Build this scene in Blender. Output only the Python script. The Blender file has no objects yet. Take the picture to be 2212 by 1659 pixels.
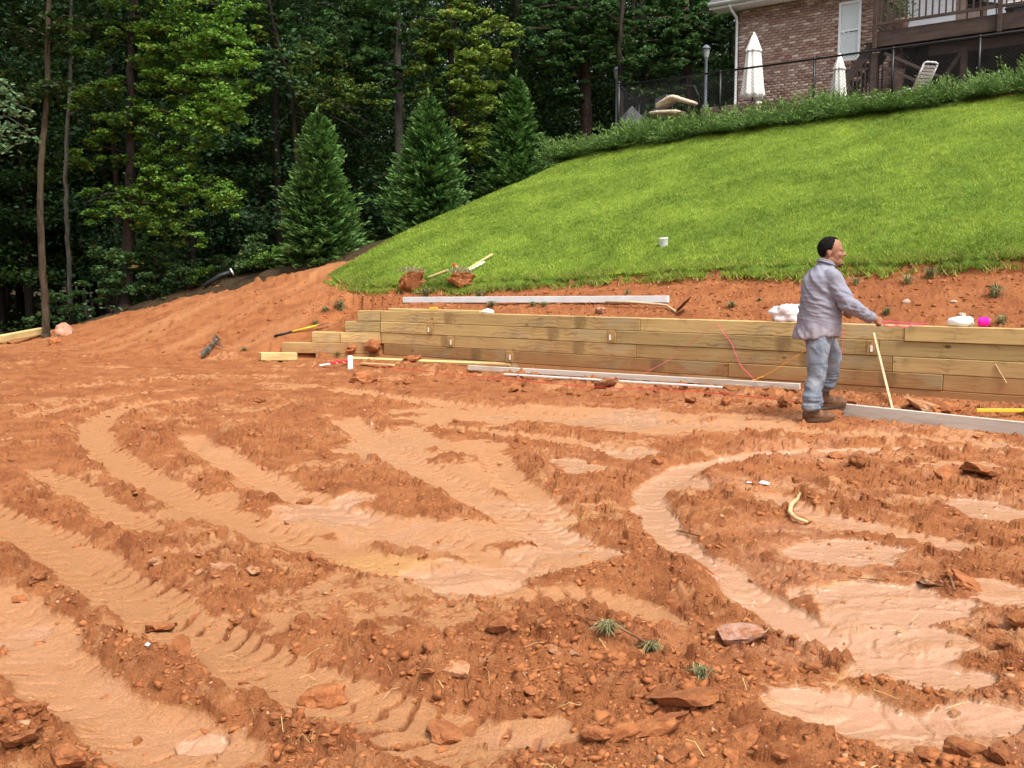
import bpy, bmesh, math, random
import numpy as np
from mathutils import Vector, Matrix, noise as mnoise

random.seed(7); rng = np.random.default_rng(11)
SC = bpy.context.scene
COL = SC.collection
# ------------------------------------------------------------------ camera
FPX = 2150.0; PITCH = math.atan(229.5 / FPX); CAMH = 1.35
cam = bpy.data.cameras.new('camera'); cam.sensor_width = 36.0; cam.lens = FPX / 2212.0 * 36.0
cam.clip_start = 0.05; cam.clip_end = 600
cam_o = bpy.data.objects.new('camera', cam); COL.objects.link(cam_o)
cam_o.location = (0, 0, CAMH); cam_o.rotation_euler = (math.pi / 2 - PITCH, 0, 0)
SC.camera = cam_o
# ------------------------------------------------------------------ light
SUN_EL, SUN_AZ = math.radians(60), math.radians(148)      # azimuth: from +Y clockwise, sun behind the camera on the right
W = bpy.data.worlds.new('World'); SC.world = W; W.use_nodes = True
nt = W.node_tree; bg = nt.nodes['Background']
sky = nt.nodes.new('ShaderNodeTexSky'); sky.sky_type = 'NISHITA'; sky.sun_disc = False
sky.sun_elevation = SUN_EL; sky.sun_rotation = SUN_AZ
sky.dust_density = 6.0; sky.air_density = 1.0; sky.ozone_density = 0.6
hs = nt.nodes.new('ShaderNodeHueSaturation'); hs.inputs['Saturation'].default_value = .42; nt.links.new(sky.outputs[0], hs.inputs['Color']); nt.links.new(hs.outputs[0], bg.inputs[0]); bg.inputs[1].default_value = 0.15
sun = bpy.data.lights.new('sun', 'SUN'); sun.energy = 1.5; sun.angle = math.radians(10); sun.color = (1, .965, .9)
sun_o = bpy.data.objects.new('sun', sun); COL.objects.link(sun_o)
sd = Vector((math.sin(SUN_AZ) * math.cos(SUN_EL), math.cos(SUN_AZ) * math.cos(SUN_EL), math.sin(SUN_EL)))
sun_o.rotation_euler = sd.to_track_quat('Z', 'Y').to_euler(); sun_o.location = (0, 0, 30)
SC.view_settings.view_transform = 'Standard'; SC.view_settings.look = 'None'
SC.view_settings.gamma = 1; SC.view_settings.use_curve_mapping = False
SC.view_settings.exposure = 0.86
SC.cycles.max_bounces = 6; SC.cycles.diffuse_bounces = 3; SC.cycles.glossy_bounces = 2
SC.cycles.transmission_bounces = 4; SC.cycles.transparent_max_bounces = 6

# ------------------------------------------------------------------ helpers: geometry of the view and the site
def ray(px, py):
    a = (px - 1106) / FPX; b = (829.5 - py) / FPX
    return np.array([a, math.cos(PITCH) + b * math.sin(PITCH), -math.sin(PITCH) + b * math.cos(PITCH)])
O = np.array([0, 0, CAMH])
T2 = np.array([.7930, -.6092]); N2 = np.array([.6092, .7930])       # along the timber wall / away from it
T3 = np.array([.7930, -.6092, 0]); N3 = np.array([.6092, .7930, 0])
WALL_YAW = math.atan2(-.6092, .7930)
def uv(x, y): return x * T2[0] + y * T2[1], x * N2[0] + y * N2[1]
def P3(u, v, z=0.): return Vector((u * T2[0] + v * N2[0], u * T2[1] + v * N2[1], z))
def at(px, py, z=0.):
    r = ray(px, py); return Vector(O + r * (z - CAMH) / r[2])
def onv(px, py, v):
    r = ray(px, py); return Vector(O + r * v / (r @ N3))
def atd(px, py, d):
    r = ray(px, py); return Vector(O + r * d / r[1])
def sstep(a, b, x):
    t = np.clip((np.asarray(x, float) - a) / (b - a), 0, 1); return t * t * (3 - 2 * t)

# vectorised gradient noise
def _hash(ix, iy, seed):
    h = (ix.astype(np.int64) * 374761393 + iy.astype(np.int64) * 668265263 + seed * 1274126177) & 0xffffffff
    h = ((h ^ (h >> 13)) * 1274126177) & 0xffffffff
    h = (h ^ (h >> 16)) & 0xffffffff
    h = (h * 2246822519) & 0xffffffff
    return (h ^ (h >> 15)) / 4294967296.0
def pnoise(x, y, seed=0):
    ix = np.floor(x); iy = np.floor(y); fx = x - ix; fy = y - iy
    u = fx * fx * fx * (fx * (fx * 6 - 15) + 10); v = fy * fy * fy * (fy * (fy * 6 - 15) + 10)
    def g(dx, dy):
        a = _hash(ix + dx, iy + dy, seed) * 2 * math.pi
        return np.cos(a) * (fx - dx) + np.sin(a) * (fy - dy)
    n00, n10, n01, n11 = g(0, 0), g(1, 0), g(0, 1), g(1, 1)
    return ((n00 * (1 - u) + n10 * u) * (1 - v) + (n01 * (1 - u) + n11 * u) * v) * 1.5
def fbm(x, y, seed=0, oct=4, gain=.5):
    s = 0; a = 1.; t = 0
    for k in range(oct):
        s = s + a * pnoise(x * 2 ** k, y * 2 ** k, seed + k * 17); t += a; a *= gain
    return s / t
def ridged(x, y, seed=0, oct=3):
    s = 0; a = 1.; t = 0
    for k in range(oct):
        s = s + a * (1 - np.abs(pnoise(x * 2 ** k, y * 2 ** k, seed + k * 13)) * 2); t += a; a *= .5
    return s / t
def clods(x, y, cell, rlo, rhi, pres, seed, flat=.5):
    """height 0..1-ish of lumps on a jittered grid; pres = array or scalar probability"""
    gx = np.floor(x / cell); gy = np.floor(y / cell); out = np.zeros_like(x)
    for dx in (-1, 0, 1):
        for dy in (-1, 0, 1):
            cx = gx + dx; cy = gy + dy
            jx = (cx + _hash(cx, cy, seed)) * cell; jy = (cy + _hash(cx, cy, seed + 1)) * cell
            r = rlo + (rhi - rlo) * _hash(cx, cy, seed + 2) ** 1.6
            a = _hash(cx, cy, seed + 3) * math.pi; e = .55 + .45 * _hash(cx, cy, seed + 4)
            ex = (x - jx) * np.cos(a) + (y - jy) * np.sin(a); ey = (-(x - jx) * np.sin(a) + (y - jy) * np.cos(a)) / e
            q = np.sqrt(ex * ex + ey * ey) / r
            tilt = 1 + .55 * (ex / r) * (_hash(cx, cy, seed + 5) * 2 - 1)
            hh = np.clip(1 - q ** 3.2, 0, 1) ** .6 * r * tilt
            out = np.maximum(out, hh * (_hash(cx, cy, seed + 6) < pres))
    return out

def facets(x, y, cell, seed):
    """broken angular ground: nearest-cell planes with random height and tilt; returns height in -1..1 and the cell's random number"""
    gx = np.floor(x / cell); gy = np.floor(y / cell); best = np.full_like(x, 1e9); h = np.zeros_like(x); rn = np.zeros_like(x)
    for dx in (-1, 0, 1):
        for dy in (-1, 0, 1):
            cx = gx + dx; cy = gy + dy
            jx = (x - (cx + _hash(cx, cy, seed)) * cell) / cell; jy = (y - (cy + _hash(cx, cy, seed + 1)) * cell) / cell
            q = jx * jx + jy * jy; k = q < best; best = np.where(k, q, best)
            hh = (_hash(cx, cy, seed + 2) - .5) * 1.1 + jx * (_hash(cx, cy, seed + 3) - .5) * 1.5 + jy * (_hash(cx, cy, seed + 4) - .5) * 1.5
            h = np.where(k, hh, h); rn = np.where(k, _hash(cx, cy, seed + 5), rn)
    return h, rn
# ------------------------------------------------------------------ terrain function (u,v -> height)
VW = 11.96; U0 = -11.98; UL = -13.55; VL = 11.1
ZE_U = [-30, -16, -13.5, -11.7, -9, -6.7, -3.8, -2.6, 4]; ZE = [1.45, 1.45, 1.22, 1.25, 1.39, 1.5, 1.58, 1.61, 1.65]
ZC_U = [-30, -16, -14, -10, -4, 4]; ZC = [4.5, 4.5, 4.65, 4.85, 5.0, 5.1]
VE_U = [-30, -15.2, -13.5, -11.5, -9, 4]; VE = [13.8, 13.8, 13.2, 13.6, 13.95, 14.0]
def v_edge(u):
    return np.interp(u, VE_U, VE) + .16 * pnoise(u * 1.1, u * 0 + 3.3, 5) + .08 * pnoise(u * 4., u * 0 + 9.3, 6)
def u_lim(v): return -15.30 - .75 * sstep(13.9, 18., v)
def wall_v(u):
    return np.where(u > U0, VW, VW + (np.minimum(u, U0) - U0) * (VW - VL) / (U0 - UL))
def H(x, y):
    x = np.asarray(x, float); y = np.asarray(y, float)
    u, v = uv(x, y)
    ze = np.interp(u, ZE_U, ZE); zc = np.interp(u, ZC_U, ZC); ve = np.interp(u, VE_U, VE)
    # soil behind the wall
    b = np.clip((v - 12.05) / (ve - 12.05), 0, 1)
    bank = .70 + (ze - .08 - .70) * b ** 1.15
    lawn = ze + (zc - ze) * np.clip((v - ve) / (22.7 - ve), 0, 1)
    up = zc + (np.interp(u, [-16, -10], [5.38, 5.66]) - zc) * sstep(22.5, 25.0, v)
    hi = np.where(v < ve, bank, np.where(v < 22.7, lawn, up))
    right = np.where(v > wall_v(u) + .10, hi, 0.)
    # open slope left of the wall
    pl = np.interp(v, [10.3, 11.1, 12.0, 13.2], [0, .2, .62, 1.15]); pl = np.where(v > 13.2, np.maximum(pl, 0), pl)
    w = sstep(13.0, 13.8, v); left = pl * (1 - w) + hi * w
    k = sstep(UL - .5, UL + .05, u)
    # stepped return: lower soil near the low end of the wall
    stp = np.interp(u, [UL, UL + .55, UL + 1.1, U0 + .3], [.17, .36, .55, .72])
    right = np.where((u < U0 + .3) & (v > wall_v(u) + .10) & (v < 13), np.minimum(right, stp + np.clip(v - wall_v(u) - .12, 0, 9) * .35), right)
    h = left * (1 - k) + right * k
    wl = sstep(14.2, 17.5, v); h = h * (sstep(-22.6, -15.0, u) * wl + np.interp(u, [-26, -24.5, -23, -22, -20.4, -17.5, -15.2], [0, .04, .24, .50, .76, .95, 1]) * (1 - wl))
    h = h - .35 * sstep(-21.5, -30, u)
    return h
def gh(x, y): return float(H(np.array([x]), np.array([y]))[0])
def gpx(px, py, lift=0., dmin=2.0, dmax=60):
    """where the line of sight meets the bare terrain"""
    r = ray(px, py); s = np.arange(dmin, dmax, .01)
    X = r[0] * s; Y = r[1] * s; Z = CAMH + r[2] * s
    below = Z < H(X, Y) + lift
    i = int(np.argmax(below)) if below.any() else len(s) - 1
    return Vector((X[i], Y[i], float(H(X[i:i + 1], Y[i:i + 1])[0]) + lift))

# ------------------------------------------------------------------ helpers: objects
def tag(o, label=None, cat=None, group=None, kind=None):
    if label: o['label'] = label
    if cat:
        o['category'] = cat
        if not kind: o['kind'] = 'thing'
    if group: o['group'] = group
    if kind: o['kind'] = kind
    return o
def link(name, me, mat=None, parent=None, smooth=False):
    o = bpy.data.objects.new(name, me); COL.objects.link(o)
    if mat is not None and len(me.materials) == 0: me.materials.append(mat)
    if parent is not None: o.parent = parent
    if smooth: me.polygons.foreach_set('use_smooth', np.ones(len(me.polygons), bool))
    return o
def empty(name, loc=(0, 0, 0), yaw=0.):
    o = bpy.data.objects.new(name, None); COL.objects.link(o); o.empty_display_size = .2
    o.location = loc; o.rotation_euler = (0, 0, yaw); return o
def np_mesh(name, verts, faces, mat=None, attrs=None, smooth=False):
    verts = np.asarray(verts, np.float32); faces = np.asarray(faces, np.int32)
    me = bpy.data.meshes.new(name); k = faces.shape[1]
    me.vertices.add(len(verts)); me.vertices.foreach_set('co', verts.ravel())
    me.loops.add(faces.size); me.loops.foreach_set('vertex_index', faces.ravel())
    me.polygons.add(len(faces)); me.polygons.foreach_set('loop_start', np.arange(len(faces), dtype=np.int32) * k)
    me.polygons.foreach_set('loop_total', np.full(len(faces), k, np.int32))
    for an, arr in (attrs or {}).items():
        a = me.attributes.new(an, 'FLOAT', 'POINT'); a.data.foreach_set('value', np.asarray(arr, np.float32))
    me.update(calc_edges=True)
    if smooth: me.polygons.foreach_set('use_smooth', np.ones(len(faces), bool))
    if mat: me.materials.append(mat)
    return me
class MB:
    """collects boxes, tubes and lathes into one mesh"""
    def __init__(s): s.bm = bmesh.new()
    def box(s, size, loc=(0, 0, 0), rot=None, bevel=0., seg=1):
        r = bmesh.ops.create_cube(s.bm, size=1.0)
        vs = r['verts']
        bmesh.ops.scale(s.bm, verts=vs, vec=size)
        if bevel > 0:
            es = list({e for v in vs for e in v.link_edges})
            rb = bmesh.ops.bevel(s.bm, geom=es, offset=bevel, segments=seg, affect='EDGES', profile=.6)
            vs = list({v for f in rb['faces'] for v in f.verts} | {v for v in vs if v.is_valid})
        m = Matrix.Translation(loc)
        if rot is not None: m = m @ rot.to_4x4()
        bmesh.ops.transform(s.bm, matrix=m, verts=vs); return s
    def tube(s, pts, rad, n=6, caps=True):
        pts = [Vector(p) for p in pts]; rad = rad if hasattr(rad, '__len__') else [rad] * len(pts)
        rings = []; up = None
        for i, p in enumerate(pts):
            d = (pts[min(i + 1, len(pts) - 1)] - pts[max(i - 1, 0)])
            if d.length < 1e-9: d = Vector((0, 0, 1))
            d.normalize()
            if up is None: up = d.orthogonal().normalized()
            up = (up - d * up.dot(d)); up = up.normalized() if up.length > 1e-6 else d.orthogonal().normalized()
            w = d.cross(up)
            rings.append([s.bm.verts.new(p + (up * math.cos(2 * math.pi * k / n) + w * math.sin(2 * math.pi * k / n)) * rad[i]) for k in range(n)])
        for a, b in zip(rings, rings[1:]):
            for k in range(n):
                s.bm.faces.new((a[k], a[(k + 1) % n], b[(k + 1) % n], b[k]))
        if caps:
            s.bm.faces.new(rings[0][::-1]); s.bm.faces.new(rings[-1])
        return s
    def lathe(s, prof, n=16, loc=(0, 0, 0), fold=0., nf=8):
        rings = []
        for (r, z) in prof:
            rings.append([s.bm.verts.new((loc[0] + r * (1 + fold * math.cos(nf * 2 * math.pi * k / n)) * math.cos(2 * math.pi * k / n),
                                          loc[1] + r * (1 + fold * math.cos(nf * 2 * math.pi * k / n)) * math.sin(2 * math.pi * k / n), loc[2] + z)) for k in range(n)])
        for a, b in zip(rings, rings[1:]):
            for k in range(n): s.bm.faces.new((a[k], a[(k + 1) % n], b[(k + 1) % n], b[k]))
        s.bm.faces.new(rings[0][::-1]); s.bm.faces.new(rings[-1]); return s
    def ball(s, loc, r, sub=2, scale=(1, 1, 1), rot=None):
        q = bmesh.ops.create_icosphere(s.bm, subdivisions=sub, radius=1.0)
        m = Matrix.Translation(loc)
        if rot is not None: m = m @ rot.to_4x4()
        m = m @ Matrix.Diagonal((r * scale[0], r * scale[1], r * scale[2], 1))
        bmesh.ops.transform(s.bm, matrix=m, verts=q['verts']); return s
    def chain(s, pts, rad, n=10, flat=None):
        """tapered limb: closed tube with round ends, sampled finely"""
        P = []; R = []
        for i in range(len(pts) - 1):
            for k in range(4):
                f = k / 4.; P.append(Vector(pts[i]).lerp(Vector(pts[i + 1]), f)); R.append(rad[i] * (1 - f) + rad[i + 1] * f)
        P.append(Vector(pts[-1])); R.append(rad[-1])
        s.tube(P, R, n); s.ball(P[0], R[0], 2); s.ball(P[-1], R[-1], 2); return s
    def mesh(s, name, mat=None, smooth=False):
        me = bpy.data.meshes.new(name); bmesh.ops.recalc_face_normals(s.bm, faces=s.bm.faces[:])
        s.bm.to_mesh(me); s.bm.free()
        if mat: me.materials.append(mat)
        if smooth: me.polygons.foreach_set('use_smooth', np.ones(len(me.polygons), bool))
        return me
    def build(s, name, mat=None, parent=None, smooth=False):
        return link(name, s.mesh(name, mat, smooth), None, parent)
def remesh(me, voxel, smooth_it=4, smooth=True):
    o = bpy.data.objects.new('work', me); COL.objects.link(o)
    m = o.modifiers.new('r', 'REMESH'); m.mode = 'VOXEL'; m.voxel_size = voxel
    if smooth_it:
        m2 = o.modifiers.new('s', 'SMOOTH'); m2.iterations = smooth_it; m2.factor = .5
    dg = bpy.context.evaluated_depsgraph_get(); dg.update()
    out = bpy.data.meshes.new_from_object(o.evaluated_get(dg)); mats = list(me.materials)
    bpy.data.objects.remove(o)
    out.materials.clear()
    for mm in mats: out.materials.append(mm)
    if smooth: out.polygons.foreach_set('use_smooth', np.ones(len(out.polygons), bool))
    return out
def copy_tree(o, parent=None):
    c = o.copy(); COL.objects.link(c); c.parent = parent
    for ch in list(o.children): copy_tree(ch, c)
    return c
def rotz(a): return Matrix.Rotation(a, 3, 'Z')
def roty(a): return Matrix.Rotation(a, 3, 'Y')
def rotx(a): return Matrix.Rotation(a, 3, 'X')

# ------------------------------------------------------------------ materials
def rgba(c): return (c[0], c[1], c[2], 1)
def srgb(r, g, b, k=1.):
    f = lambda c: ((c / 255 + .055) / 1.055) ** 2.4 if c > 10 else c / 255 / 12.92
    return (f(r) * k, f(g) * k, f(b) * k)
class Mat:
    def __init__(s, name, base=(.5, .5, .5), rough=.8, spec=.3, metal=0.):
        s.m = bpy.data.materials.new(name); s.m.use_nodes = True; s.t = s.m.node_tree; s.n = s.t.nodes; s.l = s.t.links
        s.b = s.n['Principled BSDF']; s.b.inputs['Roughness'].default_value = rough
        s.b.inputs['Specular IOR Level'].default_value = spec; s.b.inputs['Metallic'].default_value = metal
        s.b.inputs['Base Color'].default_value = rgba(base); s.col = None; s.base = base; s.bumpn = None
        s.tc = None
    def coord(s, scale=(1, 1, 1), kind='Object'):
        if s.tc is None: s.tc = s.n.new('ShaderNodeTexCoord')
        mp = s.n.new('ShaderNodeMapping'); mp.inputs['Scale'].default_value = scale if hasattr(scale, '__len__') else (scale,) * 3
        s.l.new(s.tc.outputs[kind], mp.inputs[0]); return mp.outputs[0]
    def noise(s, scale, detail=4, rough=.55, dist=0.):
        n = s.n.new('ShaderNodeTexNoise'); n.inputs['Scale'].default_value = 1; n.inputs['Detail'].default_value = detail
        n.inputs['Roughness'].default_value = rough; n.inputs['Distortion'].default_value = dist
        s.l.new(s.coord(scale), n.inputs['Vector']); return n.outputs['Fac']
    def ramp(s, sock, lo, hi, a=0., b=1.):
        r = s.n.new('ShaderNodeMapRange'); r.inputs[1].default_value = lo; r.inputs[2].default_value = hi
        r.inputs[3].default_value = a; r.inputs[4].default_value = b; r.interpolation_type = 'SMOOTHSTEP'
        s.l.new(sock, r.inputs[0]); return r.outputs[0]
    def attr(s, name):
        a = s.n.new('ShaderNodeAttribute'); a.attribute_name = name; return a.outputs['Fac']
    def rnd(s):
        o = s.n.new('ShaderNodeObjectInfo'); return o.outputs['Random']
    def math(s, op, a, b):
        m = s.n.new('ShaderNodeMath'); m.operation = op
        for i, q in enumerate((a, b)):
            if isinstance(q, (int, float)): m.inputs[i].default_value = q
            else: s.l.new(q, m.inputs[i])
        return m.outputs[0]
    def _cur(s):
        if s.col is None:
            r = s.n.new('ShaderNodeRGB'); r.outputs[0].default_value = rgba(s.base); s.col = r.outputs[0]
        return s.col
    def mix(s, fac, color, mode='MIX'):
        c = s._cur(); m = s.n.new('ShaderNodeMix'); m.data_type = 'RGBA'; m.blend_type = mode
        if isinstance(fac, (int, float)): m.inputs[0].default_value = fac
        else: s.l.new(fac, m.inputs[0])
        s.l.new(c, m.inputs[6])
        if isinstance(color, tuple): m.inputs[7].default_value = rgba(color)
        else: s.l.new(color, m.inputs[7])
        s.col = m.outputs[2]; return s
    def scale(s, fac):                 # multiply brightness by a socket
        c = s._cur(); m = s.n.new('ShaderNodeVectorMath'); m.operation = 'SCALE'
        s.l.new(c, m.inputs[0]); s.l.new(fac, m.inputs['Scale']); s.col = m.outputs[0]; return s
    def bump(s, sock, strength=.3, dist=.01):
        b = s.n.new('ShaderNodeBump'); b.inputs['Strength'].default_value = strength; b.inputs['Distance'].default_value = dist
        s.l.new(sock, b.inputs['Height'])
        if s.bumpn: s.l.new(s.bumpn, b.inputs['Normal'])
        s.bumpn = b.outputs[0]; return s
    def rough(s, sock): s.l.new(sock, s.b.inputs['Roughness']); return s
    def done(s, transl=0.):
        if s.col is not None: s.l.new(s.col, s.b.inputs['Base Color'])
        if s.bumpn: s.l.new(s.bumpn, s.b.inputs['Normal'])
        if transl > 0:
            t = s.n.new('ShaderNodeBsdfTranslucent'); mx = s.n.new('ShaderNodeMixShader'); mx.inputs[0].default_value = transl
            if s.col is not None: s.l.new(s.col, t.inputs[0])
            else: t.inputs[0].default_value = rgba(s.base)
            out = s.n['Material Output']; s.l.new(s.b.outputs[0], mx.inputs[1]); s.l.new(t.outputs[0], mx.inputs[2]); s.l.new(mx.outputs[0], out.inputs[0])
        return s.m
def simple(name, c, rough=.7, spec=.3, var=.25, scale=6., bump=0., bscale=40., metal=0.):
    m = Mat(name, c, rough, spec, metal)
    m.scale(m.ramp(m.noise(scale, 5), .3, .7, 1 - var, 1 + var))
    if bump: m.bump(m.noise(bscale, 4), bump, .01)
    return m.done()
def leafmat(name, c1, c2, c3=None, rough=.5, transl=.3):
    """c1 dark .. c2 light by the per-leaf tint attribute, c3 a rare odd colour"""
    m = Mat(name, c1, rough, .25); m.mix(m.attr('tint'), c2)
    if c3: m.mix(m.ramp(m.attr('odd'), .965, .98), c3)
    return m.done(transl)

CLAY_DARK = (.240, .079, .029); CLAY = (.350, .133, .049); CLAY_LIGHT = (.465, .222, .098); CLAY_WET_SHEEN = (.42, .232, .138)  # last one: wet silt tone with pinkish sky reflection mixed in
def clay_material():
    m = Mat('red_clay', CLAY, .9, .45)
    m.mix(m.ramp(m.noise(3.5, 5, .6), .35, .68), CLAY_DARK)
    m.mix(m.ramp(m.noise(38., 5, .7), .55, .8, 0, .55), CLAY_LIGHT)
    m.mix(m.ramp(m.attr('smooth_clay'), .15, .85, 0, .92), CLAY_LIGHT)
    m.mix(m.ramp(m.noise((2., 2., 2.), 4), .5, .75, 0, .35), (.44, .19, .075))
    m.mix(m.ramp(m.attr('ochre'), 0, 1, 0, .4), (.60, .335, .115))
    m.mix(m.ramp(m.attr('wet'), .1, .95, 0, .9), CLAY_WET_SHEEN)  # wet silt, its sky sheen painted into the colour
    m.mix(m.ramp(m.attr('fines'), .2, 1, 0, .5), CLAY_DARK)
    m.scale(m.ramp(m.noise(120., 3, .7), .2, .8, .80, 1.2))
    # grit
    v = m.n.new('ShaderNodeTexVoronoi'); v.inputs['Scale'].default_value = 55; m.l.new(m.coord(1.), v.inputs['Vector'])
    g = m.math('LESS_THAN', v.outputs['Distance'], .16); vc = m.n.new('ShaderNodeSeparateColor'); m.l.new(v.outputs['Color'], vc.inputs[0])
    m.mix(m.math('MULTIPLY', g, m.math('GREATER_THAN', vc.outputs[0], .9)), (.55, .40, .28))
    wetr = m.ramp(m.attr('wet'), .25, .95, .86, .14)
    sm = m.ramp(m.attr('smooth_clay'), .2, .9, .0, .36)
    m.rough(m.math('MAXIMUM', m.math('SUBTRACT', wetr, sm), .10))
    lo = m.math('SUBTRACT', 1., m.math('MULTIPLY', m.attr('wet'), .9))
    m.l.new(m.math('ADD', .12, m.math('MULTIPLY', m.attr('wet'), .5)), m.b.inputs['Specular IOR Level'])
    hn = m.math('MULTIPLY', m.noise(70., 6, .75), lo)
    m.bump(hn, .9, .016)
    m.bump(m.math('MULTIPLY', m.noise(22., 5, .7), lo), .7, .03)
    return m.done()
MAT_CLAY = clay_material()
def clodmat(name, a, b, top=None):
    m = Mat(name, a, .9, .25)
    m.mix(m.ramp(m.noise(2.2, 5, .65), .4, .65), b)
    m.scale(m.ramp(m.noise(7., 4, .7), .25, .75, .85, 1.15))
    m.scale(m.ramp(m.rnd(), 0, 1, .85, 1.15))
    m.bump(m.noise(5., 6, .75), .5, .12)
    return m.done()
MAT_CLOD = clodmat('clay_clod', (.37, .14, .050), (.27, .088, .031))
MAT_SLAB = clodmat('pale_clay', (.47, .25, .135), CLAY)
MAT_ROCK = clodmat('muddy_rock', (.46, .27, .20), (.40, .17, .08))
MAT_PEB = clodmat('pale_pebble', (.62, .52, .42), (.45, .30, .2))
MAT_DUFF = Mat('leaf_litter', (.060, .038, .020), .95, .1)
MAT_DUFF.mix(MAT_DUFF.ramp(MAT_DUFF.noise(4., 6, .7), .4, .7), (.028, .022, .012)).mix(MAT_DUFF.ramp(MAT_DUFF.noise(25., 4), .6, .8, 0, .6), (.12, .07, .035))
MAT_DUFF.bump(MAT_DUFF.noise(30., 5), .8, .04); MAT_DUFF = MAT_DUFF.done()
def lawn_mat():
    m = Mat('lawn_turf', (.14, .235, .032), .9, .1)
    m.mix(m.ramp(m.noise(1.1, 4), .4, .65), (.19, .29, .038)).mix(m.ramp(m.noise(14., 5, .7), .5, .75, 0, .5), (.08, .14, .02))
    m.bump(m.noise(40., 5, .8), 1., .05)
    return m.done()
MAT_LAWN = lawn_mat()
def timber_mat(name, a, b, dark, tint=(.85, 1.18), splash=False):
    m = Mat(name, a, .75, .25)
    m.mix(m.ramp(m.noise((.9, 16, 16), 5, .65, .6), .35, .7), b)
    w = m.n.new('ShaderNodeTexWave'); w.wave_type = 'BANDS'; w.bands_direction = 'Z'; w.inputs['Scale'].default_value = 5.5
    w.inputs['Distortion'].default_value = 9; w.inputs['Detail'].default_value = 2; w.inputs['Detail Scale'].default_value = 1.2
    mp = m.n.new('ShaderNodeMapping'); mp.inputs['Scale'].default_value = (.55, 1, 1)
    cmb = m.n.new('ShaderNodeVectorMath'); cmb.operation = 'ADD'
    if m.tc is None: m.coord()
    sc = m.n.new('ShaderNodeVectorMath'); sc.operation = 'SCALE'; cc = m.n.new('ShaderNodeCombineXYZ')
    r = m.rnd()
    for i in range(3): m.l.new(m.math('MULTIPLY', r, 7. + i * 13), cc.inputs[i])
    m.l.new(m.tc.outputs['Object'], cmb.inputs[0]); m.l.new(cc.outputs[0], cmb.inputs[1]); m.l.new(cmb.outputs[0], mp.inputs[0]); m.l.new(mp.outputs[0], w.inputs['Vector'])
    m.mix(m.math('MULTIPLY', m.ramp(w.outputs['Fac'], .55, .95), m.ramp(m.noise((.7, 1, 1), 2), .42, .62, 0, .75)), dark)
    k = m.n.new('ShaderNodeTexVoronoi'); k.inputs['Scale'].default_value = 1.; mk = m.n.new('ShaderNodeMapping'); mk.inputs['Scale'].default_value = (2.2, 4, 4)
    m.l.new(cmb.outputs[0], mk.inputs[0]); m.l.new(mk.outputs[0], k.inputs['Vector'])
    m.mix(m.ramp(k.outputs['Distance'], .10, .06, 0, .85), (dark[0] * .5, dark[1] * .5, dark[2] * .5))
    m.mix(m.ramp(m.noise((1.2, 2.5, 2.5), 4), .5, .75, 0, .5), (.36, .19, .075))
    if splash:
        gp = m.n.new('ShaderNodeNewGeometry'); sx = m.n.new('ShaderNodeSeparateXYZ'); m.l.new(gp.outputs['Position'], sx.inputs[0])
        zz = m.math('ADD', sx.outputs[2], m.math('MULTIPLY', m.noise((2.5, 5, 5), 5, .65), -.55))
        m.mix(m.ramp(zz, .22, -.28, 0, .75), (.34, .14, .055))
        m.mix(m.ramp(m.noise((2.2, 1.5, 1.5), 5, .6), .54, .70, 0, .7), (.15, .085, .035))
        m.mix(m.ramp(m.noise((1.1, 3, 3), 3, .5), .55, .72, 0, .5), (.40, .35, .20))
    m.scale(m.ramp(m.rnd(), 0, 1, tint[0], tint[1]))
    m.bump(m.noise((3, 50, 50), 4), .35, .006)
    return m.done()
MAT_TIMBER = timber_mat('treated_timber', (.48, .345, .145), (.39, .27, .108), (.17, .10, .038), (.80, 1.25), True)
MAT_ENDGRAIN = simple('timber_end', (.36, .225, .085), .8, .2, .35, 30.)
MAT_PINE = timber_mat('fresh_pine', (.56, .44, .20), (.48, .35, .15), (.36, .24, .09), (.95, 1.1))
MAT_GREYBOARD = timber_mat('weathered_board', (.55, .50, .43), (.45, .40, .34), (.34, .28, .22), (.95, 1.1))
MAT_ALU = simple('white_aluminium', (.72, .74, .74), .35, .5, .08, 3., 0, metal=.0)
MAT_WHITE = simple('white_plastic', (.80, .80, .78), .4, .4, .06)
MAT_TAG = simple('white_tag', (.85, .85, .83), .6, .3, .04)
MAT_STEEL = simple('rusty_steel', (.11, .055, .035), .6, .4, .5, 12., .3)
MAT_HANDLE = simple('worn_handle', (.52, .38, .22), .6, .3, .2, 8.)
MAT_YELLOW = simple('yellow_paint', (.66, .45, .03), .45, .4, .1)
MAT_BLACK = simple('black_paint', (.012, .013, .014), .4, .4, .2)
MAT_PINK = simple('magenta_twine', (.85, .02, .42), .6, .2, .15, 40.)
MAT_PINKLINE = simple('pink_string', (.85, .10, .22), .6, .2, .1)
MAT_REDLINE = simple('red_string', (.62, .03, .04), .6, .2, .1)
MAT_ORANGELINE = simple('orange_string', (.85, .36, .02), .6, .2, .1)
MAT_RED = simple('red_flagging', (.65, .03, .04), .5, .3, .1)
MAT_BAG = simple('plastic_bag', (.70, .61, .59), .35, .45, .2, 9., 1., 22.)
MAT_PAPER = simple('white_litter', (.82, .82, .85), .6, .3, .1)
MAT_ROOT = simple('pale_root', (.55, .36, .18), .75, .2, .25, 20.)
MAT_TWIG = simple('dry_twig', (.16, .08, .04), .85, .2, .4, 20.)
MAT_PIPE = simple('black_pipe', (.02, .02, .022), .5, .4, .2)
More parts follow.
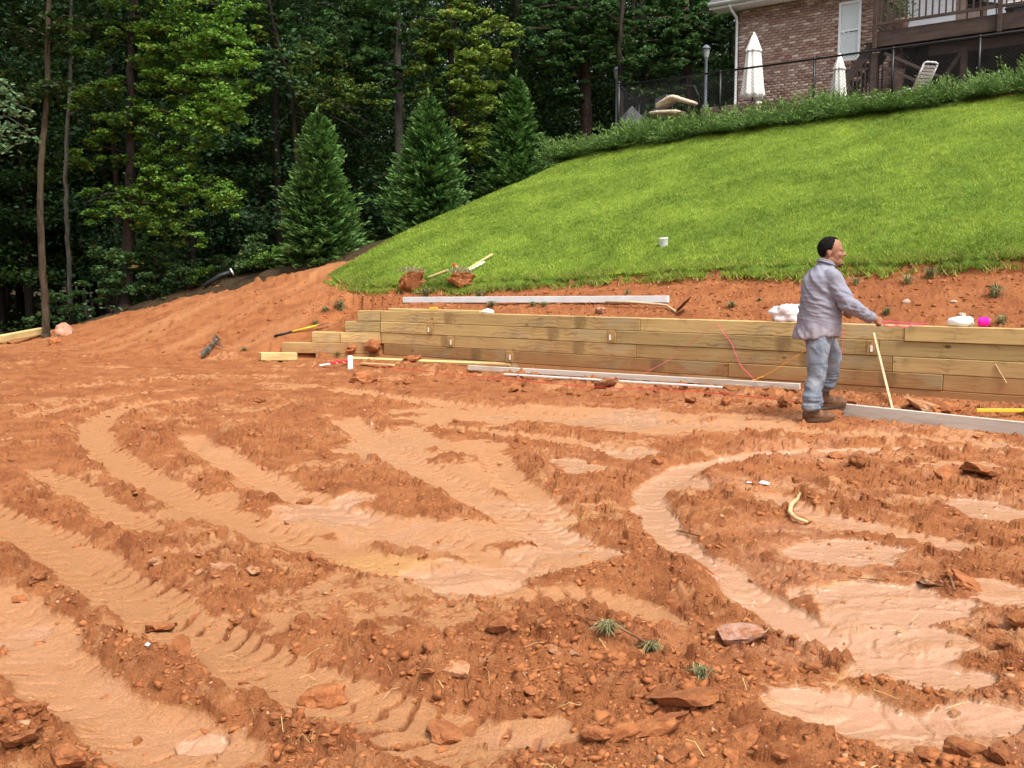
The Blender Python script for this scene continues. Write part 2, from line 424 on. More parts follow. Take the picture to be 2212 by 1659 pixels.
def barkmat(name, a, b):
    m = Mat(name, a, .95, .1); m.mix(m.ramp(m.noise((9, 9, 2.2), 6, .7), .38, .65), b)
    m.mix(m.ramp(m.noise((3, 3, 1.5), 4), .58, .72, 0, .5), (min(a[0] * 1.8, .5), min(a[1] * 1.8, .5), min(a[2] * 1.8, .5)))
    m.bump(m.noise((16, 16, 3), 5, .7), .9, .04); return m.done()
MAT_BARK_BROWN = barkmat('brown_bark', (.085, .064, .042), (.035, .025, .017))
MAT_BARK_GREY = barkmat('grey_bark', (.115, .108, .09), (.05, .046, .038))
MAT_BARK_DARK = barkmat('dark_bark', (.055, .042, .034), (.022, .017, .014))
MAT_BARK_PINE = barkmat('pine_bark', (.10, .066, .052), (.035, .024, .02))
LEAF_MAPLE = leafmat('maple_leaves', (.018, .050, .010), (.17, .33, .045), (.30, .25, .03))
LEAF_YELLOW = leafmat('yellowing_leaves', (.028, .065, .012), (.25, .36, .065), (.40, .22, .05))
LEAF_COOL = leafmat('cool_leaves', (.018, .052, .018), (.12, .24, .070), (.22, .12, .04))
LEAF_DEEP = leafmat('deep_leaves', (.012, .030, .010), (.050, .095, .020), (.09, .10, .03))
LEAF_FOREST = [leafmat('forest_leaves_dark', (.012, .032, .008), (.060, .125, .024), (.09, .10, .03)), leafmat('forest_leaves_blue', (.012, .034, .014), (.056, .125, .042), (.08, .10, .03)), leafmat('forest_leaves_green', (.014, .034, .008), (.072, .140, .024), (.15, .13, .03))]  # dark leaf colours carry the shade of the wood's interior
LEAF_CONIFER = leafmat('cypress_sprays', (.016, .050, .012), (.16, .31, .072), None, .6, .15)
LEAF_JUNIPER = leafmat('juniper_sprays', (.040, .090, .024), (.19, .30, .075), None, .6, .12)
LEAF_SHRUB = leafmat('shrub_leaves', (.032, .080, .026), (.10, .19, .06), (.30, .20, .05))
LEAF_PALE = leafmat('pale_leaves', (.09, .17, .08), (.20, .32, .16), None)
MAT_GRASS = leafmat('grass_blades', (.150, .230, .026), (.44, .56, .080), (.46, .42, .14), .6, .42)
MAT_TUFT = leafmat('weed_blades', (.14, .15, .06), (.36, .34, .17), (.50, .42, .20), .6, .2)

# ================================================================== GROUND
# tyre ruts, traced on the flat yard: (points in photo pixels, half width m, depth m, lug amplitude m, wetness)
RUTS = [
 ([(560, 845), (440, 852), (330, 862), (250, 878), (207, 903), (200, 930), (228, 965), (290, 1010), (400, 1062), (520, 1112), (640, 1150), (740, 1176), (850, 1205), (960, 1225), (1090, 1238)], .15, .05, .006, .05),
 ([(390, 925), (450, 960), (540, 1010), (640, 1052), (720, 1086), (820, 1112), (920, 1150), (1010, 1168), (1090, 1196), (1190, 1232), (1250, 1245)], .15, .05, .006, .25),
 ([(740, 890), (800, 940), (890, 990), (1000, 1042), (1120, 1102), (1230, 1160), (1310, 1195)], .16, .045, .008, .3),
 ([(700, 832), (850, 852), (1000, 870), (1160, 885), (1320, 898), (1500, 908), (1720, 922), (1950, 936), (2260, 955)], .22, .04, .008, .2),
 ([(880, 905), (1050, 925), (1200, 940), (1330, 965), (1400, 985)], .14, .03, .010, .2),
 ([(2300, 968), (2150, 962), (2000, 958), (1800, 962), (1640, 970), (1500, 993), (1425, 1028), (1400, 1062), (1418, 1112), (1460, 1160), (1540, 1204), (1610, 1255), (1690, 1310), (1800, 1358), (1950, 1402), (2230, 1480)], .12, .05, .004, .9),
 ([(-120, 1060), (0, 1105), (80, 1135), (180, 1195), (280, 1262), (400, 1332), (520, 1392), (640, 1442), (760, 1498), (900, 1542), (1050, 1592), (1230, 1650)], .165, .06, .016, .0),
 ([(-60, 1220), (0, 1275), (60, 1345), (120, 1422), (220, 1502), (350, 1562), (450, 1612), (620, 1680)], .15, .07, .004, .25),
 ([(60, 995), (160, 1040), (260, 1100), (345, 1150)], .11, .04, .014, .0),
 ([(860, 1262), (1080, 1262), (1330, 1270), (1400, 1312), (1490, 1345), (1600, 1352)], .10, .045, .006, .15),
 ([(1060, 955), (1080, 1000), (1125, 1042), (1180, 1092), (1260, 1140)], .13, .04, .018, .2),
 ([(1640, 1400), (1720, 1460), (1830, 1505), (2000, 1558), (2260, 1625)], .18, .05, .004, .9),
 ([(1600, 1040), (1700, 1075), (1820, 1115), (1990, 1150), (2230, 1200)], .13, .03, .010, .5),
 ([(0, 842), (150, 832), (330, 815), (520, 805), (640, 812)], .13, .025, .006, .0),
 ([(0, 905), (120, 880), (260, 850), (420, 832)], .12, .02, .008, .0),
]
SHEETS = [(700, 1088, 115, 36, .75), (860, 950, 120, 36, .35), (1000, 1012, 150, 28, .25), (1200, 892, 420, 20, .25), (1500, 915, 300, 16, .35),
          (1010, 1226, 210, 40, .6), (1800, 1180, 150, 34, .9), (1900, 1290, 260, 55, .85), (2110, 1530, 190, 42, 1.), (1750, 1492, 130, 38, .8),
          (1950, 1365, 210, 40, .75), (2130, 1092, 90, 34, .9), (1250, 1002, 70, 20, .75), (440, 1560, 75, 26, 1.), (50, 1340, 60, 30, .45),
          (2160, 1270, 110, 34, .7), (1480, 1040, 60, 26, .8), (1360, 970, 70, 14, .7), (560, 1030, 90, 20, .1), (1150, 1180, 110, 22, .5),
          (900, 1135, 190, 34, .35), (1120, 1140, 150, 26, .35), (640, 1120, 120, 26, .2), (1230, 1190, 120, 24, .3), (1010, 960, 110, 16, .2), (1330, 905, 200, 12, .3), (2080, 1000, 110, 12, .4), (1990, 1440, 180, 30, .9), (430, 1085, 90, 30, .0), (1130, 1560, 110, 34, .15)]
MOUNDS = [(1500, 1228, 150, 52, .13), (1250, 1350, 260, 60, .11), (330, 940, 75, 34, .16), (515, 938, 65, 28, .15), (640, 885, 60, 26, .14), (1430, 1480, 260, 70, .13),
          (2090, 1030, 85, 30, .15), (2060, 1262, 90, 34, .12), (1900, 1010, 70, 20, .10), (1170, 1010, 70, 28, .10), (720, 1560, 170, 60, .12), (330, 1420, 150, 46, .12),
          (60, 1560, 130, 60, .12), (1030, 1450, 200, 46, .08), (1900, 1560, 120, 36, .09), (1650, 1100, 110, 26, .07), (1880, 1200, 90, 20, .07), (2000, 980, 60, 12, .05), (1640, 1040, 30, 14, .08)]
OCHRE = [(850, 1195, 150, 26), (1760, 1235, 110, 30), (1640, 1500, 80, 26), (1880, 1440, 120, 30), (1240, 1110, 90, 16)]
def ell(px, py, rx, ry):
    c = at(px, py); a = rx / FPX * c.y; b = max(abs(at(px, py - ry).y - c.y), .02)
    return c.x, c.y, a, b
def mud_fields(x, y):
    """height offset and surface fields of the churned clay"""
    u, v = uv(x, y); d = np.hypot(x, y)
    front = sstep(.30, .05, v - wall_v(u)) * np.where(u < UL - .2, sstep(11.4, 10.2, v), 1)
    flat = front                                  # 1 on the yard, 0 on slopes
    wx = x + .07 * fbm(x * 3.1, y * 3.1, 91, 3); wy = y + .07 * fbm(x * 3.1 + 40, y * 3.1, 92, 3)
    rut = np.zeros_like(x); lug = np.zeros_like(x); wet = np.zeros_like(x); berm = np.zeros_like(x); dep = np.zeros_like(x); soft = np.zeros_like(x)
    for pts, hw, depth, la, wt in RUTS:
        G = np.array([[*at(px, py)[:2]] for px, py in pts])
        # smooth the polyline
        for _ in range(2):
            G = np.concatenate([G[:1], (G[:-1] * .75 + G[1:] * .25)[:, None].repeat(1, 1).reshape(-1, 2), G[-1:]]) if False else np.vstack([G[:1]] + [np.vstack([a * .75 + b * .25, a * .25 + b * .75]) for a, b in zip(G[:-1], G[1:])] + [G[-1:]])
        lo = G.min(0) - 1.; hi = G.max(0) + 1.
        m = np.where((x > lo[0]) & (x < hi[0]) & (y > lo[1]) & (y < hi[1]))[0]
        if len(m) == 0: continue
        px_, py_ = wx[m], wy[m]; best = np.full(len(m), 9.); bs = np.zeros(len(m)); bside = np.zeros(len(m)); acc = 0.
        for a, b in zip(G[:-1], G[1:]):
            ab = b - a; L = math.hypot(*ab)
            if L < 1e-6: continue
            t = np.clip(((px_ - a[0]) * ab[0] + (py_ - a[1]) * ab[1]) / L ** 2, 0, 1)
            dx = px_ - a[0] - t * ab[0]; dy = py_ - a[1] - t * ab[1]; q = np.hypot(dx, dy)
            k = q < best; best[k] = q[k]; bs[k] = acc + t[k] * L; bside[k] = (dx * ab[1] - dy * ab[0])[k] / L
            acc += L
        fade = sstep(0, .5, bs) * sstep(acc, acc - .5, bs) * .85 + .15
        r = sstep(hw + .05, hw - .05, best) * fade
        rs = sstep(hw + .16, hw - .10, best) * fade
        rut[m] = np.maximum(rut[m], r); dep[m] = np.maximum(dep[m], rs * depth * .8); soft[m] = np.maximum(soft[m], rs)
        wet[m] = np.maximum(wet[m], r * wt)
        ph = bs / .115 + np.abs(bside) * 4.2
        lg = (sstep(.55, .98, np.sin(2 * math.pi * (ph + .25 * pnoise(bs * 5, bside * 9, 7)))) * -2.1) * la * r * sstep(-.25, .25, pnoise(bs * 2.3, bside * 5, 8) + (best / hw - .45) * .6)
        lug[m] = np.minimum(lug[m], lg)
        berm[m] = np.maximum(berm[m], np.exp(-((best - hw - .09) / .085) ** 2) * fade)
    sheet = np.zeros_like(x)
    for px, py, rx, ry, wt in SHEETS:
        if rx == 0: continue
        cx, cy, a, b = ell(px, py, rx * .92, ry * .92)
        q = np.hypot((x - cx) / a, (y - cy) / b) + .75 * fbm(x * 1.9, y * 1.9, 71, 4) + .14 * pnoise(x * 9, y * 9, 72)
        s = sstep(1.1, .75, q); soft = np.maximum(soft, sstep(1.25, .6, q)); sheet = np.maximum(sheet, s); wet = np.maximum(wet, s * wt)
    mound = np.zeros_like(x)
    for px, py, rx, ry, hh in MOUNDS:
        cx, cy, a, b = ell(px, py, rx, ry)
        q = np.hypot((x - cx) / a, (y - cy) / b) + .25 * fbm(x * 2.3, y * 2.3, 73, 3)
        mound = np.maximum(mound, sstep(1.15, .1, q) * hh)
    ochre = np.zeros_like(x)
    for px, py, rx, ry in OCHRE:
        cx, cy, a, b = ell(px, py, rx, ry)
        ochre = np.maximum(ochre, sstep(1.2, .3, np.hypot((x - cx) / a, (y - cy) / b) + .4 * fbm(x * 2, y * 2, 74, 3)))
    # spoil thrown up along the foot of the wall
    sv = v - VW
    spoil = np.exp(-((sv + 1.05 + .12 * pnoise(u * .9, v * 0, 31)) / .42) ** 2) * sstep(-12.6, -11.2, u) * (.6 + .6 * fbm(u * 1.7, v, 32, 3))
    spoil = np.clip(spoil, 0, 1.2) * flat
    packed = np.clip(np.maximum(rut * (1 - np.clip(mound * 2.5, 0, .55)), sheet * .85 * (1 - np.clip(mound * 6, 0, .9))), 0, 1)
    packed = packed * (1 - .8 * np.clip(spoil, 0, 1)) * flat
    # general patches of smooth clay away from the traced ones
    big = fbm(x * .9 + 7, y * .9, 51, 4)
    gen = sstep(.10, .40, big) * .55
    packed = np.maximum(packed, gen * flat * (1 - np.clip(mound * 8, 0, 1)) * (1 - np.clip(spoil, 0, 1)))
    packed = sstep(.20, .82, packed + (.34 * fbm(x * 2.6, y * 2.6, 57, 3) + .46 * fbm(x * 9, y * 9, 54, 3) + .34 * fbm(x * 33, y * 33, 55, 2)) * sstep(0., .2, packed) * (1 - .45 * rut)) 
    loose = 1 - packed
    lowf = fbm(x * .7, y * .7, 52, 3)
    slope = 1 - flat
    bankm = slope * sstep(-14.5, -13, u)
    n_big = fbm(x * 1.3, y * 1.3, 1, 4); n_mid = fbm(x * 5, y * 5, 2, 4); n_rdg = ridged(x * 7.5, y * 7.5, 3, 3) - .45
    n_fin = fbm(x * 24, y * 24, 4, 4)
    amp = np.where(slope > .5, np.where(bankm > .5, 1.1, .3), 1.)
    h = n_big * .028 + loose * (n_mid * .022 * amp + n_rdg * .015 * amp) + n_fin * (.004 + .013 * loose)
    # streaks of the graded slope on the left run up the hill
    su = (x * .55 + y * .83); sw = (x * .83 - y * .55)
    h = h + slope * (1 - bankm) * .03 * fbm(sw * 5., su * .5, 33, 3) - slope * .004
    pres = np.clip(.30 + .55 * lowf + .55 * np.clip(berm, 0, 1) + mound * 3.2 + spoil * .9, .03, .95) * loose ** 1.5 * np.where(slope > .5, .5, 1)
    fw_ = x + .02 * pnoise(x * 14, y * 14, 93); fv_ = y + .02 * pnoise(x * 14 + 9, y * 14, 94)
    f1, r1 = facets(fw_, fv_, .13, 500); f2, r2 = facets(fw_, fv_, .055, 520)
    fl = loose * np.where(slope > .5, .45, 1) * sstep(-.25, .35, lowf + .35 * np.clip(berm, 0, 1) + mound * 4 + spoil)
    h = h + fl * (f1 * .024 + f2 * .017) + packed * flat * f2 * .0022
    c1 = clods(wx, wy, .24, .03, .105, pres * .32, 100); c2 = clods(wx, wy, .115, .016, .052, pres * .9, 200); c3 = clods(x, y, .055, .008, .024, pres * 1.2 + .05, 300)
    cl = np.maximum(np.maximum(c1 * .5, c2 * .95), c3)
    h = h + cl * np.where(d < 14, 1., .8)
    h = h + mound * .36 + spoil * .13 + berm * .022 * loose * (0.6 + .8 * n_mid)
    h = h * (1 - .85 * np.maximum(soft * flat * (1 - np.clip(spoil, 0, 1)), .6 * packed)) - dep * (1 - np.clip(mound * 5, 0, .8)) + lug
    # cracks and scrape marks in the packed clay
    h = h + packed * (1 - .85 * np.clip(wet * 1.3, 0, 1)) * (.005 * fbm(x * 12, y * 17, 37, 3) - .006 * sstep(.82, .97, ridged(x * 4.2, y * 4.2, 38, 2)))
    wetm = np.clip(wet * 1.15 * packed + sstep(.62, .9, packed) * sstep(.05, .3, fbm(x * .6 + 3, y * .6, 53, 3)) * .5 * sstep(-1.5, 1.5, x), 0, 1) * flat
    wetm = wetm * sstep(.022, .006, cl)
    wetm = np.clip(wetm * (1. + .8 * fbm(x * 4, y * 7, 58, 3)), 0, 1)
    film = sstep(.0, .5, fbm(x * 1.1 + 11, y * 1.6, 59, 4) + .22 * sstep(-1., 2.5, x)) * flat * sstep(.03, .012, cl) * (1 - np.clip(mound * 6, 0, 1)) * (1 - np.clip(spoil * 1.5, 0, 1))
    h = h - .010 * wetm
    fines = np.clip(mound * 6.5 + sstep(.05, .3, spoil) * .35 + bankm * .55 + sstep(.05, .35, -big) * .35 - packed * .5, 0, 1)
    smooth = np.clip(packed * 1.05 + (1 - loose) * .1 + slope * (1 - bankm) * (.30 + .5 * fbm(sw * 2.2, su * .35, 35, 3)), 0, 1) * (1 - np.clip(mound * 5, 0, .9)) * sstep(.05, .015, cl)
    pale = (r1 > .62) * .45 + (r2 > .72) * .4
    smooth = np.clip(np.maximum(np.maximum(smooth, film * (.34 + .5 * n_fin)), pale * fl * sstep(-.6, .3, f1)) - sstep(.003, .010, -lug) * .75, 0, 1)
    wetm = np.maximum(wetm, film * .30 * sstep(-1.5, 1.5, x))
    return h, smooth, wetm, fines, ochre * packed ** .5

def build_ground():
    ang = np.concatenate([np.linspace(-66, -30, 70)[:-1], np.linspace(-30, 30, 700), np.linspace(30, 66, 70)[1:]])
    ds = [1.7]
    while ds[-1] < 27.5: ds.append(ds[-1] + .0031 + .00046 * ds[-1] ** 2)
    ds = np.array(ds); A, D = np.meshgrid(np.radians(ang), ds)
    x = (D * np.tan(A)).ravel(); y = D.ravel()
    u, v = uv(x, y); h0 = H(x, y)
    off, sm, wet, fin, och = mud_fields(x, y)
    lawn = sstep(-.05, .25, v - v_edge(u)) * sstep(-.05, .35, u - u_lim(v))
    # the foot of the wall and everything under turf stays calm
    calm = np.where((np.abs(v - wall_v(u)) < .2) & (u > UL), .25, 1)
    z = h0 + off * calm * (1 - lawn) - .10 * lawn - .02
    # ragged overhang below the sod
    z = z - .07 * np.exp(-((v - v_edge(u) + .12) / .13) ** 2) * sstep(-15.3, -14.5, u)
    edge = np.minimum(sstep(66, 64, np.abs(np.degrees(A.ravel()))), np.minimum(sstep(27.4, 26.6, y), sstep(1.7, 1.85, y)))
    wood = sstep(0, 1, (-.04 * 0 + sstep(.0, .6, -(u + 16.9 + 1.6 * 0) + (10.9 - v) * .0 - np.interp(v, [9.5, 10.6, 11.2, 12, 13.4, 14.2, 15, 24], [8.3, 7.4, 6.6, 4.5, 2.0, -.5, -1.7, -1.7]) + .5 * fbm(x * .8, y * .8, 66, 3))))
    z = z - (1 - edge) * .45 - wood * .35
    nr, nc = A.shape; i = np.arange(nr * nc).reshape(nr, nc)
    f = np.stack([i[:-1, :-1].ravel(), i[:-1, 1:].ravel(), i[1:, 1:].ravel(), i[1:, :-1].ravel()], 1)
    keep = (lawn[f].min(1) < .999) & (wood[f].min(1) < .999)
    f = f[keep]
    used = np.unique(f); remap = np.full(nr * nc, -1); remap[used] = np.arange(len(used))
    me = np_mesh('ground', np.stack([x, y, z], 1)[used], remap[f], MAT_CLAY, dict(smooth_clay=sm[used], wet=wet[used], fines=fin[used], ochre=och[used]), True)
    fs = np.clip(sm[used], 0, 1)[remap[f]].mean(1); yy = y[used][remap[f]].mean(1)
    me.polygons.foreach_set('use_smooth', (fs > .45) | (yy > 11))
    return tag(link('ground', me), 'churned wet red clay of the building yard with tyre ruts', kind='structure')
GROUND = build_ground()

def build_terrain():
    a = np.concatenate([np.linspace(-260, -60, 12)[:-1], np.linspace(-60, 60, 241), np.linspace(60, 260, 12)[1:]])
    b = np.concatenate([np.linspace(-120, -20, 8)[:-1], np.linspace(-20, 70, 181), np.linspace(70, 300, 12)[1:]])
    X, Y = np.meshgrid(a, b); x = X.ravel(); y = Y.ravel(); u, v = uv(x, y)
    z = H(x, y) + .12 * fbm(x * .5, y * .5, 81, 3) * sstep(-15.5, -17, u)
    inside = (y > 1.5) & (y < 27) & (np.abs(np.degrees(np.arctan2(x, y))) < 65)
    wood = -(u + 16.9) - np.interp(v, [9.5, 10.6, 11.2, 12, 13.4, 14.2, 15, 24], [8.3, 7.4, 6.6, 4.5, 2.0, -.5, -1.7, -1.7])
    z = z - np.where(inside, .30 * sstep(.8, .1, wood), .05) - np.where((v > 13) & (v < 24) & (u > u_lim(v) + .1), .30, 0) - np.where((v > 10.2) & (v < 13.2) & (u > -15.5), 1.0, 0)
    nr, nc = X.shape; i = np.arange(nr * nc).reshape(nr, nc)
    f = np.stack([i[:-1, :-1].ravel(), i[:-1, 1:].ravel(), i[1:, 1:].ravel(), i[1:, :-1].ravel()], 1)
    return tag(link('forest_floor', np_mesh('forest_floor', np.stack([x, y, z], 1), f, MAT_DUFF, None, True)), 'dark leaf-littered forest floor under the trees', kind='structure')
build_terrain()

# ------------------------------------------------------------------ lawn
def lawn_z(x, y):
    u, v = uv(x, y)
    return H(x, y) + .05 * fbm(x * .7, y * .7, 61, 3) + .035 * sstep(0, .3, v - v_edge(u)) + .012 * fbm(x * 6, y * 6, 62, 3)
def build_lawn():
    ss = np.linspace(0, 1, 240); tt = np.concatenate([[-.02, 0.], np.linspace(.004, 1, 130)])
    Sx, Tt = np.meshgrid(ss, tt); u0 = u_lim(13.6 + np.clip(Tt, 0, 1) * 10.6); U = u0 + Sx * (7 - u0); ve = v_edge(U); V = ve + np.clip(Tt, 0, 1) * (24.2 - ve)
    # rounded turf corner on the wood side
    x = (U * T2[0] + V * N2[0]).ravel(); y = (U * T2[1] + V * N2[1]).ravel()
    z = lawn_z(x, y) - np.where(Tt.ravel() < 0, .16, 0)
    nr, nc = U.shape; i = np.arange(nr * nc).reshape(nr, nc)
    f = np.stack([i[:-1, :-1].ravel(), i[:-1, 1:].ravel(), i[1:, 1:].ravel(), i[1:, :-1].ravel()], 1)
    return tag(link('lawn', np_mesh('lawn', np.stack([x, y, z], 1), f, MAT_LAWN, None, True)), 'bright green mown lawn on the steep bank below the house', kind='structure')
build_lawn()
def blades(n_total, uvsample, hlo, hhi, wlo, whi, zf, lean=.5, keep=None):
    u, v = uvsample(n_total); x = u * T2[0] + v * N2[0]; y = u * T2[1] + v * N2[1]
    z = zf(x, y); n = len(x)
    hh = rng.uniform(hlo, hhi, n) * (1 + .35 * fbm(x * 1.3, y * 1.3, 64, 3)); a = rng.uniform(0, 2 * math.pi, n); w = rng.uniform(wlo, whi, n)
    le = rng.uniform(.05, lean, n) * hh; b = rng.uniform(0, 2 * math.pi, n)
    ca, sa = np.cos(a) * w, np.sin(a) * w
    v0 = np.stack([x - ca, y - sa, z - .01], 1); v1 = np.stack([x + ca, y + sa, z - .01], 1)
    v2 = np.stack([x + np.cos(b) * le, y + np.sin(b) * le, z + hh], 1)
    V = np.stack([v0, v1, v2], 1).reshape(-1, 3); F = np.arange(3 * n).reshape(-1, 3)
    tint = np.clip(rng.normal(.45, .2, n) + .95 * fbm(x * .8, y * .8, 65, 4) + .45 * fbm(x * 5, y * 5, 67, 2), 0, 1)
    odd = rng.random(n)
    return V, F, dict(tint=tint.repeat(3), odd=odd.repeat(3))
def lawn_sample(n):
    u = rng.uniform(-16.5, 1.5, n); s = rng.random(n) ** 1.25; ve = v_edge(u); v = ve - .06 + s * (23.4 - ve)
    bare = fbm(u * 1.4, v * 1.4, 68, 3)
    k = ((bare > -.42) | (rng.random(n) < .5)) & (u > u_lim(v) - .12 * rng.random(n))
    return u[k], v[k]
V, F, A = blades(330000, lawn_sample, .018, .048, .007, .013, lawn_z, 1.5)
def edge_sample(n):
    u = rng.uniform(-15.0, 1.5, n); v = v_edge(u) + rng.normal(.04, .09, n); k = fbm(u * 3, v * 0, 69, 2) > -.2 * rng.random(n); return u[k], v[k]
V2, F2, A2 = blades(17000, edge_sample, .04, .12, .007, .012, lambda x, y: lawn_z(x, y) - .03, 1.6)
A2['tint'] = A2['tint'] * .7; A2['odd'] = np.where(rng.random(len(A2['odd']) // 3).repeat(3) < .3, .99, A2['odd'])
F = np.concatenate([F, F2 + len(V)]); V = np.concatenate([V, V2]); A = {k_: np.concatenate([A[k_], A2[k_]]) for k_ in A}
tag(link('grass', np_mesh('grass', V, F, MAT_GRASS, A)), 'short bright green lawn grass covering the bank', 'grass', kind='stuff')

# ================================================================== picking points on the finished ground
from mathutils.bvhtree import BVHTree
_dg = bpy.context.evaluated_depsgraph_get(); _dg.update()
BV = BVHTree.FromObject(GROUND, _dg)
def hit(px, py, lift=0.):
    r = ray(px, py); p = BV.ray_cast(Vector(O), Vector(r).normalized())[0]
    if p is None: p = gpx(px, py)
    return Vector((p.x, p.y, p.z + lift))
def gz(x, y):
    p = BV.ray_cast(Vector((x, y, 20)), Vector((0, 0, -1)))[0]
    return p.z if p is not None else gh(x, y)
def proj(P):
    q = Vector(P) - Vector(O); Y = q.y * math.cos(PITCH) - q.z * math.sin(PITCH); Z = q.y * math.sin(PITCH) + q.z * math.cos(PITCH)
    return 1106 + FPX * q.x / Y, 829.5 - FPX * Z / Y
def board(name, mat, A, B, w, h, label=None, cat=None, group=None, bevel=.004, roll=0., parent=None, cup=0.):
    """a straight board from A to B, w wide, h thick, modelled along its own X axis"""
    A = Vector(A); B = Vector(B); L = (B - A).length
    mb = MB(); mb.box((L, w, h), bevel=bevel)
    if cup:
        for v in mb.bm.verts: v.co.z += cup * math.sin((v.co.x / L + .5) * math.pi)
    o = mb.build(name, mat, parent)
    q = (B - A).to_track_quat('X', 'Z'); o.rotation_mode = 'QUATERNION'
    from mathutils import Quaternion
    o.rotation_quaternion = q @ Quaternion((1, 0, 0), roll); o.location = (A + B) / 2
    return tag(o, label, cat, group)
def string(name, mat, pts, r=.004, label=None, sag=0., group=None, n=5, wob=0.):
    P = []
    for a, b in zip(pts, pts[1:]):
        for k in range(8):
            f = k / 8; p = Vector(a).lerp(Vector(b), f); p.z -= sag * 4 * f * (1 - f)
            if wob: p += Vector((random.uniform(-wob, wob), random.uniform(-wob, wob), random.uniform(0, wob)))
            P.append(p)
    P.append(Vector(pts[-1]))
    return tag(MB().tube(P, r, n).build(name, mat), label, 'string', group)

# ================================================================== RETAINING WALL
wall = empty('retaining_wall', P3(U0, VW, 0), WALL_YAW)
tag(wall, 'low stepped retaining wall of stacked treated landscape timbers', 'retaining wall')
TH = .184
def u_at(px): return uv(*onv(px, 720, VW)[:2])[0]
def timber(x0, x1, course, proud=0., ang=None, tagged=False, org=(0, 0), mat=None):
    z1 = .80 - course * TH; L = x1 - x0 - .005
    o = MB().box((L, TH - .006, TH - .003), bevel=.007).build('timber', mat or MAT_TIMBER, wall)
    jit = random.uniform(-.004, .004)
    if ang is None:
        o.location = ((x0 + x1) / 2, TH / 2 - proud + jit, z1 - TH / 2)
    else:
        s = (x0 + x1) / 2; o.location = (org[0] + math.cos(ang) * s - math.sin(ang) * (TH / 2 - proud), org[1] + math.sin(ang) * s + math.cos(ang) * (TH / 2 - proud), z1 - TH / 2)
        o.rotation_euler = (0, 0, ang)
    return o
def deadman(px, course, w=.14):
    x = u_at(px) - U0; z1 = .80 - course * TH
    o = MB().box((w, .9, TH - .004), bevel=.006).build('deadman_end', MAT_ENDGRAIN, wall); o.location = (x, .45 - .010, z1 - TH / 2)
    t = MB().box((.026, .004, .075), bevel=.001).build('tag', MAT_TAG, o); t.location = (random.uniform(-.03, .02), -.453, -.01)
    return x - w / 2, x + w / 2
E_ = 3.2      # the wall runs on past the right edge of the picture
X = lambda px: u_at(px) - U0
XR = X(2212) + E_
rows = {0: [0, X(980), X(1382), X(1954), XR], 1: None, 2: None, 3: None, 4: [0, X(1107) + .1, X(1650), XR], 5: [0, X(1300), X(1800), XR]}
for c in (0, 4, 5):
    for a, b in zip(rows[c], rows[c][1:]): timber(a, b, c, proud=.012 if (c == 0 and a > X(1900)) else 0)
d1 = deadman(929, 1); d2 = deadman(1322, 1); d3 = deadman(1886, 1)
timber(0, d1[0], 1, .014); timber(d1[1], d2[0], 1); timber(d2[1], d3[0], 1, .006); timber(d3[1], XR, 1)
d4 = deadman(973, 2)
timber(0, d4[0], 2); timber(d4[1], X(1374), 2); timber(X(1374), X(1930), 2, .004); timber(X(1930), XR, 2)
d5 = deadman(1101, 3)
timber(.06, d5[0], 3); timber(d5[1], X(1575), 3); timber(X(1575), X(2041), 3, .006); timber(X(2041), XR, 3)
LA = math.atan2(VW - VL, U0 - UL)
def left_s(px):
    for s in np.arange(0, 2.4, .01):
        q = P3(U0 - math.cos(LA) * s, VW - math.sin(LA) * s, .5)
        if proj(q)[0] < px: return s
    return 2.4
for c, px in ((0, 772), (1, 745), (2, 672), (3, 607)):
    s = left_s(px)
    if c == 2: timber(-left_s(735), -.002, c, 0, LA); timber(-s, -left_s(735), c, -.03, LA)
    elif c == 3: timber(-s, -.15, c, 0, LA)
    else: timber(-s, -.002, c, 0, LA)
timber(-left_s(680), -.15, 4, 0, LA)
o = MB().box((.13, .5, TH - .004), bevel=.006).build('deadman_end', MAT_ENDGRAIN, wall); o.location = (-.075, .22, .80 - 3 * TH - TH / 2)
t = MB().box((.026, .004, .075)).build('tag', MAT_TAG, o); t.location = (.02, -.253, 0)

# ================================================================== BOARDS, TOOLS, STRINGS
def on_wall(px, z=.80, off=.09): p = P3(u_at(px), VW + off, z); return p
def bank(px, py, lift=0.): return hit(px, py, lift)
A = hit(872, 655); B = hit(1444, 655)
board('straightedge', MAT_ALU, A + Vector((0, 0, .06)), B + Vector((0, 0, .06)), .05, .10, 'long straight white metal straightedge lying on the soil behind the wall', 'straightedge')
board('board', MAT_PINE, on_wall(838, .822, .09), on_wall(1032, .822, .11), .14, .038, 'pale pine board lying flat on top of the low end of the wall', 'board', cup=.004)
lv = board('chisel', MAT_YELLOW, on_wall(917, .86, .12), on_wall(935, .86, .12), .03, .03, 'small yellow tool handle resting on the pine board', 'tool', bevel=.008)
